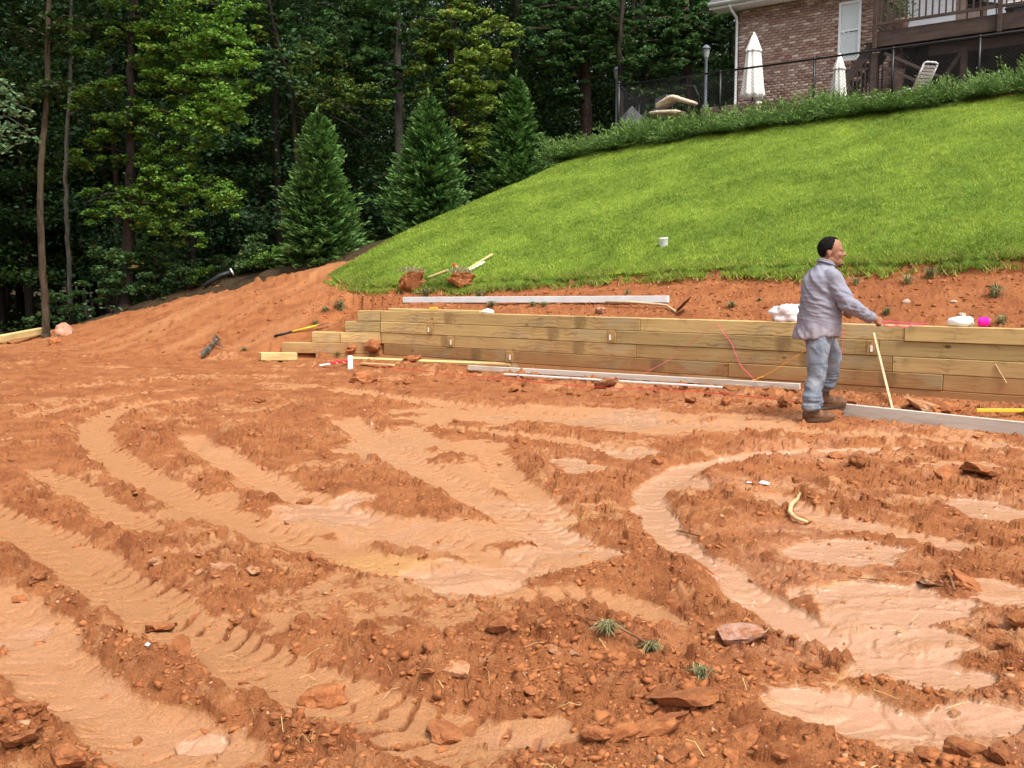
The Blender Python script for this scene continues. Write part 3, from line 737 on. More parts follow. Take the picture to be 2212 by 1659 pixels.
# crumpled white rag
def crumple(name, mat, loc, size, label, cat, seed=1, sub=3, amp=.35):
    mb = MB(); mb.ball((0, 0, 0), 1., sub)
    for v in mb.bm.verts:
        q = v.co.copy(); k = 1 + amp * (mnoise.noise(q * 1.7 + Vector((seed * 5.1, 0, 0))) + .6 * abs(mnoise.noise(q * 4.1 + Vector((0, seed * 3.3, 0)))) )
        v.co = Vector((q.x * k * size[0], q.y * k * size[1], max(q.z * k, -.75) * size[2]))
    o = mb.build(name, mat, None, True); o.location = Vector(loc) + Vector((0, 0, size[2] * .7)); o.rotation_euler = (0, 0, WALL_YAW)
    return tag(o, label, cat)
crumple('rag', MAT_PAPER, on_wall(1045, .80, .10), (.11, .06, .04), 'crumpled white rag on the wall top beyond the pine board', 'rag', 3)
crumple('plastic_bag', MAT_BAG, on_wall(1688, .80, .16), (.21, .14, .13), 'crumpled translucent white plastic bag on the wall behind the man', 'plastic bag', 5, 4, .4)
crumple('plastic_bag', MAT_WHITE, on_wall(2068, .80, .14), (.135, .08, .07), 'small white plastic packet beside the magenta twine', 'plastic packet', 9, 3, .3)
# twine spool
sp = empty('twine_ball', on_wall(2117, .80, .14), WALL_YAW + .4); tag(sp, 'magenta twine wound into a ball on top of the wall', 'twine')
mb = MB()
for k in range(46):
    a = random.uniform(0, 6.28); pts = []
    tl = rotx(random.uniform(-.35, .35)) @ rotz(random.uniform(-.35, .35))
    r0 = .052; xx = random.uniform(-.05, .05); r0 *= math.sqrt(max(.2, 1 - (xx / .085) ** 2))
    for j in range(15): pts.append(tl @ Vector((xx, math.cos(j / 14 * 6.283 + a) * r0, math.sin(j / 14 * 6.283 + a) * r0)) + Vector((0, 0, .056)))
    mb.tube(pts, .005, 4, False)
mb.build('winding', MAT_PINK, sp)
MB().tube([(-.05, 0, .056), (.05, 0, .056)], .042, 10).build('core', MAT_PINK, sp)
# shovel
sh = empty('shovel', (0, 0, 0)); tag(sh, 'long-handled round shovel with rusty blade on the soil behind the wall', 'shovel')
A = hit(1308, 660, .05); B = hit(1440, 667, .05); Cc = hit(1462, 679, .03)
MB().tube([A, A.lerp(B, .5) + Vector((0, 0, .02)), B, B.lerp(Cc, .6), Cc], [.019, .019, .019, .017, .015], 8).build('handle', MAT_HANDLE, sh, True)
bm = bmesh.new(); fw = (P3(1, .25, .0) - P3(0, 0, 0)).normalized(); up = Vector((0, 0, 1)); sd_ = fw.cross(up).normalized()
G = []
for i in range(7):
    t = i / 6; wdt = .115 * (1 - max(0, t - .55) ** 2 * 4.6) * (.55 + .45 * min(1, t * 6)); row = []
    for j in range(5):
        s = (j / 4 - .5) * 2
        row.append(bm.verts.new(Cc + fw * (t * .20) + up * (t * .21 + .012 * s * s) + sd_ * (s * wdt)))
    G.append(row)
for i in range(6):
    for j in range(4): bm.faces.new((G[i][j], G[i + 1][j], G[i + 1][j + 1], G[i][j + 1]))
bmesh.ops.solidify(bm, geom=bm.faces[:], thickness=.005)
me = bpy.data.meshes.new('blade'); bm.to_mesh(me); bm.free(); link('blade', me, MAT_STEEL, sh, True)
# stone lumps near the shovel are added with the rocks
# boards along the wall foot
A = hit(752, 778, .03); B = hit(1104, 795, .05)
board('board', MAT_PINE, A, B, .09, .038, 'long pale pine board lying on the mud below the low end of the wall', 'board', roll=.25)
A = hit(1012, 803, .06); B = hit(1728, 848, .07)
board('plank', MAT_GREYBOARD, A, B, .045, .066, 'long grey weathered plank lying along the foot of the wall', 'plank', cup=.02)
A = hit(1090, 813, .03); B = hit(1560, 842, .03)
board('batten', MAT_ALU, A, B, .03, .022, 'thin white batten half buried in front of the grey plank', 'batten', cup=-.02)
A = hit(780, 788, .02); B = hit(850, 792, .02)
board('batten', MAT_PINE, A, B, .06, .03, 'short pine offcut lying in front of the white stake', 'board offcut')
A = hit(1768, 892, .055); B = hit(2212, 943, .06); B = B + (B - A) * .16
board('plank', MAT_GREYBOARD, A, B, .042, .135, 'thick grey form plank set on edge at the man\'s feet', 'plank')
# offcut block
A = hit(562, 779, .07); B = hit(640, 779, .07)
board('timber_block', MAT_PINE, A, B, .17, .13, 'short pale timber block lying on the mud left of the wall', 'timber block', bevel=.008)
# timber at the far left
A = hit(-60, 752, .08); B = hit(93, 724, .10)
board('landscape_timber', MAT_PINE, A, B, .15, .14, 'pale landscape timber lying at the edge of the woods', 'timber', bevel=.01)
# white stake with flagging
p = hit(757, 797); o = tag(empty('stake', p, .3), 'short white grade stake standing in front of the pine board', 'stake')
MB().box((.075, .03, .22), (0, 0, .09), None, .004).build('stick', MAT_WHITE, o)
p = hit(718, 792, .03); q = hit(756, 787, .05)
o = tag(empty('survey_stake', p), 'fallen survey stake wrapped in red flagging beside the white stake', 'stake')
b_ = board('stick', MAT_PAPER, hit(690, 795, .04) - p, q - p, .045, .02, parent=o)
for k in range(3):
    f = .45 + k * .22; c = (hit(690, 795, .04) - p).lerp(q - p, f)
    s_ = MB().box((.10, .06, .024), (0, 0, 0), None, .003).build('ribbon', MAT_RED, o); s_.location = c + Vector((0, -.01, .012)); s_.rotation_euler = (.3, .1, .5 + k * .2)
# yellow and black fibreglass tool handle
A = hit(592, 731, .04); B = hit(690, 714, .10)
o = tag(empty('digging_tool', A), 'yellow fibreglass tool handle with black grip lying left of the wall', 'tool')
d_ = B - A
MB().tube([Vector((0, 0, 0)), d_ * .40], .019, 8).build('grip', MAT_BLACK, o, True)
MB().tube([d_ * .40, d_], .017, 8).build('shaft', MAT_YELLOW, o, True)
s_ = MB().box((.22, .09, .012), (0, 0, 0), None, .004).build('blade', MAT_STEEL, o); s_.location = d_ * 1.08; s_.rotation_euler = (0, -.2, math.atan2(d_.y, d_.x))
# yellow level on the spoil at the right
A = hit(2108, 905, .05); B = hit(2205, 896, .06); B = B + (B - A) * .3
o = tag(empty('spirit_level', (A + B) / 2, math.atan2((B - A).y, (B - A).x)), 'yellow spirit level lying on the clods behind the plank', 'spirit level')
L = (B - A).length
MB().box((L, .026, .034), (0, 0, 0), None, .004).build('body', MAT_YELLOW, o)
# thin stake leaning on the wall, and one further right
A = hit(1930, 893); B = P3(u_at(1889), VW - .03, .70)
board('thin_stake', MAT_HANDLE, A, B, .026, .02, 'thin wooden stake leaning against the wall right of the man', 'stake')
A = onv(2175, 828, VW - .02); B = onv(2150, 786, VW - .012)
board('wood_sliver', MAT_HANDLE, A, B, .016, .008, 'small pale wood strip against the wall at right', 'wood strip')
# wood scraps on the lawn
A = gpx(925, 599, .05); B = gpx(968, 583, .09); board('lath', MAT_PINE, A, B, .06, .03, 'short pale lath on the grass behind the sod clod', 'lath')
A = gpx(1008, 583, .05); B = gpx(1064, 549, .09); board('lath', MAT_PINE, A, B, .05, .03, 'long pale lath lying up the grass slope', 'lath')
A = gpx(1010, 586, .04); B = gpx(1046, 566, .06); board('lath', MAT_PAPER, A, B, .07, .02, 'white lath lying under the long pale lath', 'lath')
A = gpx(980, 571, .06); B = gpx(995, 584, .03)
o = tag(empty('marker_stake', A), 'short stake with red painted end lying on the grass', 'stake')
d_ = B - A; board('stick', MAT_PINE, d_ * .35, d_, .055, .03, parent=o); board('painted_end', MAT_RED, Vector((0, 0, 0)), d_ * .35, .056, .031, parent=o)
# white cup on the lawn
p = gpx(1434, 536); o = tag(empty('cup', p), 'white foam cup standing on the lawn', 'cup')
MB().lathe([(.062, 0), (.066, .01), (.082, .155), (.086, .16), (.086, .172), (.078, .172), (.076, .16), (.058, .015)], 18).build('cup_body', MAT_WHITE, o, True).rotation_euler = (.06, -.08, 0)
# strings
hand = None
PO = hit(1766, 906)
string('string', MAT_PINKLINE, [onv(1548, 697, VW - .02), onv(1580, 742, VW - .012), onv(1600, 790, VW - .02), hit(1637, 836, .05)], .0036, 'pink string hanging down the face of the wall', 0)
string('string', MAT_PINKLINE, [onv(1540, 700, VW - .012), onv(1450, 775, VW - .02), hit(1372, 826, .05)], .002, 'faint red string slanting down across the timber wall', .0)
string('string', MAT_ORANGELINE, [hit(1590, 843, .06), onv(1650, 812, VW - .25), onv(1700, 781, VW - .25), onv(1745, 752, VW - .3)], .0034, 'orange string rising from the plank toward the man', .01)
string('string', MAT_REDLINE, [hit(765, 797, .10), hit(850, 804, .06), hit(1000, 818, .05), hit(1180, 838, .06), hit(1330, 850, .06), hit(1500, 860, .08), hit(1720, 884, .08)], .0042, 'red string line laid over the clods along the wall foot', 0, wob=.006)
string('string', MAT_PINKLINE, [onv(1822, 712, VW - .02), onv(1818, 770, VW - .015), hit(1812, 838, .05)], .0038, 'pink string hanging beside the man\'s knee', 0)
# root, twigs and litter in the mud
p = [hit(1728, 1072, .02), hit(1722, 1090, .035), hit(1708, 1102, .03), hit(1706, 1118, .03), hit(1718, 1130, .03), hit(1745, 1134, .015)]
tag(MB().tube(p, [.008, .011, .014, .014, .012, .008], 7).build('root', MAT_ROOT, None, True), 'pale crooked root lying on the mud', 'root')
p = [hit(1462, 1150, .01), hit(1480, 1157, .02), hit(1512, 1163, .012)]
tag(MB().tube(p, [.004, .006, .004], 5).build('twig', MAT_TWIG), 'thin brown twig lying across the wet rut', 'twig')
p = [hit(1265, 1345, .02), hit(1300, 1368, .04), hit(1345, 1388, .05), hit(1420, 1412, .02)]
tag(MB().tube(p, [.003, .004, .005, .003], 5).build('twig', MAT_TWIG), 'long reddish twig across the loose soil by the grass tufts', 'twig')
p = [hit(2046, 1262, .02), hit(2052, 1275, .06), hit(2062, 1290, .03)]
tag(MB().tube(p, [.005, .006, .006], 5).build('twig', MAT_TWIG), 'short twig poking up beside the flat clay slabs', 'twig')
p = [hit(1830, 1248, .005), hit(1870, 1256, .012), hit(1915, 1257, .005)]
tag(MB().tube(p, [.002, .003, .002], 4).build('twig', MAT_TWIG), 'thin dark twig lying on the ochre clay', 'twig')
crumple('litter', MAT_PAPER, hit(1650, 1046), (.030, .020, .012), 'crumpled scrap of white paper trodden into the mud', 'litter', 12, 3, .5)
crumple('litter', MAT_PAPER, hit(1618, 1043), (.018, .012, .004), 'small flat scrap of white paper on the mud', 'litter', 14, 2, .4)
crumple('litter', MAT_PAPER, hit(320, 1395), (.012, .009, .006), 'torn white scrap among the clods of the near ridge', 'litter', 15, 2, .5)
# root clump on the left slope
p0 = hit(458, 768); o = tag(empty('root_clump', p0), 'torn grey root clump lying on the bare slope', 'root clump')
for k, (a, b, c, r) in enumerate([((438, 774), (452, 762), (474, 740), .05), ((450, 768), (462, 750), (482, 757), .04), ((460, 750), (465, 737), (478, 742), .035), ((436, 776), (444, 770), (456, 758), .055)]):
    pts = [hit(*a, .04) - p0, hit(*b, .10) - p0, hit(*c, .06) - p0]
    MB().tube([pts[0], pts[0].lerp(pts[1], .5) + Vector((0, 0, .03)), pts[1], pts[1].lerp(pts[2], .5), pts[2]], [r * .4, r * .75, r * .6, r * .5, r * .2], 7).build('root', MAT_BARK_GREY, o, True)
# drain pipe by the conifer
A = gpx(440, 618, .06); B = gpx(500, 588, .12)
o = tag(empty('drain_pipe', A), 'black drain pipe with white end lying in the weeds', 'pipe'); d_ = B - A
MB().tube([Vector((0, 0, 0)), d_ * .6 + Vector((0, 0, .05)), d_], .055, 10).build('hose', MAT_PIPE, o, True)
MB().tube([d_, d_ * 1.05], .085, 12).build('end_cap', MAT_WHITE, o, True)

# ================================================================== ROCKS AND CLODS
def lump(seed, sub=3, flat=.6, amp=.32, slab=False):
    mb = MB(); mb.ball((0, 0, 0), 1., sub); off = Vector((seed * 3.7, seed * 1.9, seed * 7.1))
    for v in mb.bm.verts:
        q = v.co.normalized()
        k = 1 + amp * mnoise.noise(q * 1.3 + off) + amp * .55 * mnoise.noise(q * 2.9 + off) + amp * .3 * mnoise.noise(q * 6.5 + off)
        c = q * k
        for pl in range(5):                                # broken facets
            nn = Vector((mnoise.noise(off + Vector((pl, 0, 0))), mnoise.noise(off + Vector((0, pl, 3))), mnoise.noise(off + Vector((5, 0, pl))))).normalized()
            e = c.dot(nn) - .72
            if e > 0: c -= nn * e
        v.co = Vector((c.x, c.y * .8, c.z * flat))
        if slab: v.co.z = max(min(v.co.z, .17 + .05 * mnoise.noise(q * 3 + off)), -.22)
    return mb.mesh('clay_clod', None, False)
CLODS = [lump(k, 3, .55 + .05 * (k % 3), .38) for k in range(8)]; SLABS = [lump(20 + k, 3, .5, .45, True) for k in range(4)]
def mesh_with(me, m):
    c = me.copy(); c.materials.clear(); c.materials.append(m); return c
CL_M = [mesh_with(m, MAT_CLOD) for m in CLODS]; SL_M = [mesh_with(m, MAT_CLOD) for m in SLABS]; SP_M = [mesh_with(m, MAT_SLAB) for m in SLABS]; RK_M = [mesh_with(m, MAT_ROCK) for m in CLODS]
PB_M = [mesh_with(m, MAT_PEB) for m in CLODS[:3]]
def place(me, name, p, size, label, cat, group=None, tilt=.35, sink=.3, rz=None, flat=1.):
    o = bpy.data.objects.new(name, me); COL.objects.link(o); o.location = Vector(p) + Vector((0, 0, size * flat * (.45 - sink)))
    o.scale = (size, size * random.uniform(.8, 1.1), size * flat * random.uniform(.85, 1.1)); o.rotation_euler = (random.uniform(-tilt, tilt), random.uniform(-tilt, tilt), random.uniform(0, 6.28) if rz is None else rz)
    return tag(o, label, cat, group)
def clod_at(px, py, wpx, kind, label, name='clay_clod', tilt=.35, flat=1., rz=None):
    p = hit(px, py); s = wpx / FPX * p.y * .5
    me = dict(c=CL_M, s=SL_M, p=SP_M, r=RK_M, b=PB_M)[kind]
    return place(random.choice(me), name, p, s, label, 'rock' if kind in 'rb' else 'clay clod', None, tilt, .3, rz, flat)
place(RK_M[2], 'rock', hit(1595, 1378), .098, 'smooth mud-smeared rock, largest on the yard, beside the rut', 'rock', None, .08, .28, -.1, .85)
for a in [
    (1480, 1515, 160, 's', 'thick tilted clay slab, topmost of the near clod heap', 'clay_slab', .3), (1420, 1575, 150, 's', 'long tilted clay slab below the topmost slab of the near heap', 'clay_slab', .5),
    (1345, 1590, 85, 'c', 'upright wedge of clay at the left of the near clod heap'), (1287, 1590, 75, 'c', 'rounded clay lump at the left end of the near clod heap'),
    (1605, 1605, 95, 'c', 'smooth clay boulder at the right end of the near clod heap'), (1460, 1640, 70, 'c', 'clay lump at the very bottom below the near heap'),
    (1155, 1545, 46, 'c', 'single wet reddish clod lying in the smooth rut'), (990, 1450, 80, 'p', 'pale flat clay slab shining among dark clods', 'clay_slab', .15),
    (935, 1405, 62, 'c', 'dark broken clod behind the pale flat slab'), (390, 1410, 90, 's', 'tilted clay flake standing on the near left ridge', 'clay_slab', .7),
    (350, 1360, 75, 's', 'dark curled clay flake on top of the left ridge', 'clay_slab', .4), (700, 1515, 110, 'c', 'large dark clod overhanging the bottom ridge'),
    (965, 1590, 100, 's', 'broken flat clod at the end of the bottom ridge', 'clay_slab', .3), 
    (48, 1600, 120, 's', 'big dark clay slab in the bottom corner of the yard', 'clay_slab', .4), (42, 1297, 34, 'c', 'lone clod lying in the smooth rut at left'), (80, 1250, 44, 'c', 'clod on the ridge above the lone left clod'),
    (150, 1645, 130, 'c', 'heavy clay lump at the bottom below the near left rut'), (1083, 1355, 66, 'c', 'hollow dark clod in the loose red soil'),
    (2085, 1265, 110, 's', 'curled clay slab on the heap at right', 'clay_slab', .5), (2015, 1262, 70, 'p', 'pale clay flake left of the curled slab', 'clay_slab', .3), (2120, 1022, 90, 's', 'dark jagged slab heap near the right edge', 'clay_slab', .5),
    (2050, 1030, 70, 's', 'long tilted slab left of the jagged slab heap', 'clay_slab', .5), (2205, 1345, 70, 'c', 'grey-brown clod at the right edge'), (2145, 1352, 34, 'c', 'small clod left of the grey-brown clod'),
    (2165, 1392, 40, 'c', 'reddish clod below the grey-brown clod at right'), (482, 1228, 58, 'p', 'pale flat stone in the ridge between the left ruts', 'clay_slab', .1), (548, 1235, 40, 'p', 'small pale stone right of the pale flat stone', 'clay_slab', .1),
    (335, 1215, 46, 'p', 'pale pinkish slab left of the pale flat stone', 'clay_slab', .1), (658, 1086, 40, 's', 'thin dark flake at the tip of the central puddle', 'clay_slab', .2),
    (300, 1062, 40, 's', 'dark flake beside the looping rut', 'clay_slab', .2), (1310, 835, 70, 'p', 'pale grey clod on the spoil below the wall', 'clay_slab', .4), (1298, 675, 34, 'r', 'pale stone beside the shovel handle', 'rock'),
    (1285, 615, 16, 'b', 'small white stone near the top of the dirt bank', 'pebble'), (1958, 653, 20, 'b', 'white stone on the dirt bank right of the man', 'pebble'), (2060, 653, 14, 'b', 'tiny white stone on the bank above the packet', 'pebble'),
    (2080, 682, 18, 'b', 'pale stone just above the white packet', 'pebble'), (762, 757, 40, 'c', 'red clod heaped against the low end of the wall'), (805, 752, 46, 'c', 'tall clod leaning on the wall corner'),
    (890, 783, 60, 's', 'dark clod sitting on the pine board', 'clay_slab', .4), (785, 828, 60, 'c', 'dark broken clod in front of the white stake'), (2040, 890, 60, 'c', 'clod leaning on the plank right of the thin stake'),
    (1995, 880, 80, 'p', 'pinkish slab behind the plank', 'clay_slab', .5), (1755, 1445, 46, 'c', 'lone wet clod on the puddle margin'), (2010, 1640, 80, 'c', 'rounded clod in the bottom right heap'), (2080, 1625, 90, 'c', 'biggest clod in the bottom right heap'),
    (2160, 1640, 70, 'c', 'clod at the right of the bottom right heap'), (1245, 1415, 46, 'p', 'pale clod below the grass tufts', 'clay_slab', .3), (1200, 1408, 40, 'p', 'pale broken clod left of the pale clod', 'clay_slab', .3),
    (1330, 1430, 60, 'c', 'round clod right below the lower grass tuft'), (560, 868, 34, 'c', 'dark clod on the far mound'), (1420, 1000, 30, 'c', 'clod beside the bend of the wet rut'), (1805, 990, 40, 'c', 'rounded clod inside the wet loop'),
    (1860, 1000, 50, 'c', 'cluster clod right of the rounded clod inside the loop'), (1620, 1020, 40, 's', 'pointed clod standing over the white paper scrap', 'clay_slab', .9), (120, 742, 34, 'c', 'dark earth lump at the end of the landscape timber'), (140, 722, 56, 'r', 'mossy stone at the foot of the slim trunk', 'rock')]:
    clod_at(a[0], a[1], a[2], a[3], a[4], a[5] if len(a) > 5 else 'clay_clod', a[6] if len(a) > 6 else .35)
# sod clods torn from the lawn edge
for px, py, w, h_, lb in ((888, 618, .56, .34, 'big torn sod clod on the lawn edge, left of two'), (995, 618, .5, .3, 'torn sod clod on the lawn edge below the laths')):
    p = gpx(px, py, .0); o = tag(empty('sod_clod', p), lb, 'sod clod')
    c = link('soil', mesh_with(lump(41 + px % 7, 4, .6, .5), MAT_CLOD), None, o); c.scale = (w / 2, w * .35, h_ * .95); c.location = (0, 0, h_ * .22); c.rotation_euler = (0, -.15, WALL_YAW + .4)
    n = 260; a_ = rng.uniform(0, 6.28, n); r_ = np.sqrt(rng.random(n)) * w * .45; xx = np.cos(a_) * r_; yy = np.sin(a_) * r_ * .7; zz = h_ * .78 - (r_ / w) ** 2 * h_ * .9
    hh = rng.uniform(.03, .10, n); lx, ly = rng.normal(0, .05, (2, n))
    V = np.stack([np.stack([xx - .006, yy, zz], 1), np.stack([xx + .006, yy, zz], 1), np.stack([xx + lx, yy + ly, zz + hh], 1)], 1).reshape(-1, 3)
    link('turf', np_mesh('turf', V, np.arange(3 * n).reshape(-1, 3), MAT_TUFT, dict(tint=rng.random(n).repeat(3), odd=rng.random(n).repeat(3))), None, o)
# countable loose clods, thickest on mounds and spoil
cand = []
PXY = [(random.uniform(-30, 2240), 800 + 900 * random.random() ** .85) for _ in range(1600)]
PH = [hit(*q) for q in PXY]; _f = mud_fields(np.array([p.x for p in PH]), np.array([p.y for p in PH]))
for i, p in enumerate(PH):
    sm, wet, fin = float(_f[1][i]), float(_f[2][i]), float(_f[3][i])
    if p.y < 12.5 and len(cand) < 95 and random.random() < (.05 + .9 * fin ** 1.5) * (1 - wet) * (1 - .75 * sm) + .012: cand.append(p)
for i, p in enumerate(cand):
    s = random.choice([.010, .013, .016, .020, .028]) * (1 + .06 * p.y)
    flatc = random.random() < .35
    place(random.choice(SL_M if flatc else CL_M), 'clay_clod', p, s, 'loose lump of red clay on the churned yard', 'clay clod', 'loose clay clods scattered over the yard', .6, .3)
for k in range(60):
    px = random.uniform(850, 2230); t = (px - 850) / 1380; py = 806 + t * 84 + random.uniform(-4, 26)
    p = hit(px, py)
    place(random.choice(CL_M + SL_M), 'clay_clod', p, random.uniform(.03, .085), 'lump of spoil heaped along the wall foot', 'clay clod', 'clods of spoil along the foot of the wall', .7, .25)
# crumbs nobody could count
MAT_CRUMB = Mat('clay_crumbs', (.265, .085, .029), .9, .2); MAT_CRUMB.mix(MAT_CRUMB.attr('tint'), (.41, .162, .060)); MAT_CRUMB.mix(MAT_CRUMB.ramp(MAT_CRUMB.attr('odd'), .96, .98), (.45, .24, .13))
MAT_CRUMB.bump(MAT_CRUMB.noise(160., 3), .4, .004); MAT_CRUMB = MAT_CRUMB.done()
def chunk_mesh(name, x, y, z, s, tint):
    """angular broken lumps: jittered, flattened, tilted boxes"""
    n = len(x); bv = np.array([[a, b, c] for a in (-1, 1) for b in (-1, 1) for c in (-1, 1)], float) * .68
    bf = np.array([[0, 1, 3], [0, 3, 2], [4, 6, 7], [4, 7, 5], [0, 4, 5], [0, 5, 1], [2, 3, 7], [2, 7, 6], [0, 2, 6], [0, 6, 4], [1, 5, 7], [1, 7, 3]])
    V = (bv[None] + rng.uniform(-.52, .52, (n, 8, 3))) * rng.uniform(.55, 1.4, (n, 1, 3)) * np.array([1.1, 1.1, .62]) * s[:, None, None]
    an = rng.uniform(0, 6.28, n); tl = rng.normal(0, .45, n); ct, st = np.cos(tl)[:, None], np.sin(tl)[:, None]
    V = np.stack([V[..., 0] * ct + V[..., 2] * st, V[..., 1], -V[..., 0] * st + V[..., 2] * ct], 2)
    ca, sa = np.cos(an)[:, None], np.sin(an)[:, None]; V = np.stack([V[..., 0] * ca - V[..., 1] * sa, V[..., 0] * sa + V[..., 1] * ca, V[..., 2]], 2)
    V = V + np.stack([x, y, z - s * .05], 1)[:, None, :]; F = bf[None] + (np.arange(n) * 8)[:, None, None]
    return np_mesh(name, V.reshape(-1, 3), F.reshape(-1, 3), MAT_CRUMB, dict(tint=tint.repeat(8), odd=rng.random(n).repeat(8)))
def crumbs(n):
    d = 1 / (1 / 13.5 + (1 / 2.3 - 1 / 13.5) * rng.random(n)); a = np.radians(rng.uniform(-33, 33, n)); x = d * np.tan(a); y = d
    off, sm, wet, fin, och = mud_fields(x, y); u, v = uv(x, y)
    k = rng.random(n) < np.clip((1 - sm) ** 2 * (.15 + .9 * np.clip(fbm(x * 1.6, y * 1.6, 96, 3) + .25 + .5 * fin, 0, 1)) + .025, 0, 1) * (1 - .85 * wet)
    k &= v < VW - .12
    x, y, d, fin = x[k], y[k], d[k], fin[k]; n = len(x)
    s = (.003 + .015 * rng.random(n) ** 5) * (.75 + .09 * d)
    # bank behind the wall, and the graded slope
    m = 7000; u = rng.uniform(-14.5, 0, m); v = 12.2 + rng.random(m) * (v_edge(u) - 12.25); x2 = u * T2[0] + v * N2[0]; y2 = u * T2[1] + v * N2[1]
    m3 = 1200; u = rng.uniform(-21, -13.6, m3); v = rng.uniform(8.5, 14, m3); x3 = u * T2[0] + v * N2[0]; y3 = u * T2[1] + v * N2[1]
    s2 = .006 + .026 * rng.random(m) ** 6; s3 = .008 + .034 * rng.random(m3) ** 6
    x = np.concatenate([x, x2, x3]); y = np.concatenate([y, y2, y3]); s = np.concatenate([s, s2, s3]); fin = np.concatenate([fin, np.full(m, .9), np.full(m3, .5)])
    z = np.array([gz(a_, b_) for a_, b_ in zip(x, y)])
    return chunk_mesh('crumbs', x, y, z, s, np.clip(rng.normal(.5, .22, len(x)) - .25 * fin, 0, 1))
tag(link('crumbs', crumbs(70000)), 'fine crumbs of red clay strewn over the yard', 'crumbs', kind='stuff')
# ------------------------------------------------------------------ weed tufts
def tuft_mesh(n, hh, spread, seed):
    r = np.random.default_rng(seed); V = []; F = []; k = 0
    for i in range(n):
        a = r.uniform(0, 6.28); l = hh * r.uniform(.5, 1.1); le = spread * r.uniform(.2, 1.); b = np.array([r.normal(0, .12), r.normal(0, .12), -.02]) * hh
        dirv = np.array([math.cos(a), math.sin(a), 0]); sdv = np.array([-math.sin(a), math.cos(a), 0]) * .03 * hh
        p1 = b + dirv * le * .35 * hh + np.array([0, 0, l * .7]); p2 = b + dirv * le * hh + np.array([0, 0, l * (1 - .55 * le)])
        V += [b - sdv, b + sdv, p1 + sdv * .8, p1 - sdv * .8, p2, p2]; F += [[k, k + 1, k + 2, k + 3], [k + 3, k + 2, k + 4, k + 5]]; k += 6
    V = np.array(V); m = len(V)
    ti = np.repeat(r.random(n), 6); od = np.repeat(r.random(n), 6)
    return np_mesh('weed_tuft', V, F, MAT_TUFT, dict(tint=ti, odd=od))
TUFTS = [tuft_mesh(90, 1., 1.1, 3), tuft_mesh(60, 1., 1.3, 4), tuft_mesh(130, .8, 1.4, 5)]
def tuft(px, py, hpx, label, group=None, k=None):
    p = hit(px, py); s = hpx / FPX * p.y
    o = bpy.data.objects.new('weed_tuft', TUFTS[k if k is not None else random.randrange(3)]); COL.objects.link(o); o.location = p + Vector((0, 0, .0)); o.scale = (s, s, s); o.rotation_euler = (0, 0, random.uniform(0, 6.28))
    return tag(o, label, 'weed tuft', group)
tuft(1312, 1368, 50, 'spiky grass tuft in the loose red soil, upper of two'); tuft(1405, 1408, 46, 'yellow-green grass tuft in the loose soil, lower of two'); tuft(1515, 1465, 40, 'sparse dry grass tuft above the near clod heap', k=1)
for px, py, hp, lb in [(735, 668, 26, 'green tuft on the bare bank left of the wall, right of a pair'), (703, 672, 18, 'green tuft on the bare bank left of the wall, left of a pair'), (1062, 664, 24, 'leafy weed behind the pine board'),
    (683, 700, 14, 'small dark tuft on the slope above the tool handle'), (528, 758, 14, 'grass tuft near the timber block'), (730, 770, 14, 'grass tuft at the foot of the wall end'), (1150, 662, 18, 'weedy patch under the white straightedge'),
    (1175, 662, 18, 'dark sod lump with grass under the white straightedge'), (1355, 636, 14, 'small round tuft high on the dirt bank'), (1425, 697, 14, 'pale tuft at the wall top left of the shovel blade'), (1580, 664, 22, 'yellowish weed right of the shovel blade'),
    (2166, 700, 28, 'dry grass tuft at the wall top right of the twine'), (2150, 640, 36, 'dry grass on the bank above the twine'), (2010, 600, 30, 'dry overhanging grass below the lawn edge right of the man'), (1960, 612, 26, 'straw coloured tuft on the bank behind the man'),
    (1915, 680, 22, 'dry weed behind the man\'s hand'), (1850, 615, 22, 'grass tuft at the lawn edge beside the man\'s chest'), (1640, 650, 12, 'tiny weed on the bank above the plastic bag'), (1035, 645, 24, 'grass overhanging the bank under the right sod clod'), (920, 640, 24, 'grass overhanging the bank under the left sod clod')]:
    tuft(px, py, hp, lb)
# straws lying about
mb = MB()
for k in range(70):
    px = random.uniform(300, 2100); py = random.uniform(1150, 1680); p = hit(px, py, .004); a = random.uniform(0, 6.28); l = random.uniform(.03, .10)
    mb.tube([p, p + Vector((math.cos(a) * l * .5, math.sin(a) * l * .5, random.uniform(.005, .03))), p + Vector((math.cos(a) * l, math.sin(a) * l, random.uniform(0, .03)))], .0012, 3, False)
tag(mb.build('straw', simple('straw', (.50, .38, .16), .8)), 'thin dry straws scattered on the clay', 'straw', kind='stuff')

# ================================================================== THE MAN
def loft(rings, n=28, closed=True):
    """rings: (z, cx, cy, rx, ry[, tilt about y]) stacked upward"""
    bm = bmesh.new(); R = []
    for r in rings:
        z, cx, cy, rx, ry = r[:5]; tl = r[5] if len(r) > 5 else 0.
        R.append([bm.verts.new((cx + rx * math.copysign(abs(math.cos(a)) ** .85, math.cos(a)), cy + ry * math.copysign(abs(math.sin(a)) ** .85, math.sin(a)), z + tl * rx * math.cos(a))) for a in [2 * math.pi * k / n for k in range(n)]])
    for a, b in zip(R, R[1:]):
        for k in range(n): bm.faces.new((a[k], a[(k + 1) % n], b[(k + 1) % n], b[k]))
    bm.faces.new(R[0][::-1]); bm.faces.new(R[-1]); return bm
def add_bm(dst, bm):
    me = bpy.data.meshes.new('t'); bm.to_mesh(me); bm.free(); dst.bm.from_mesh(me); bpy.data.meshes.remove(me)
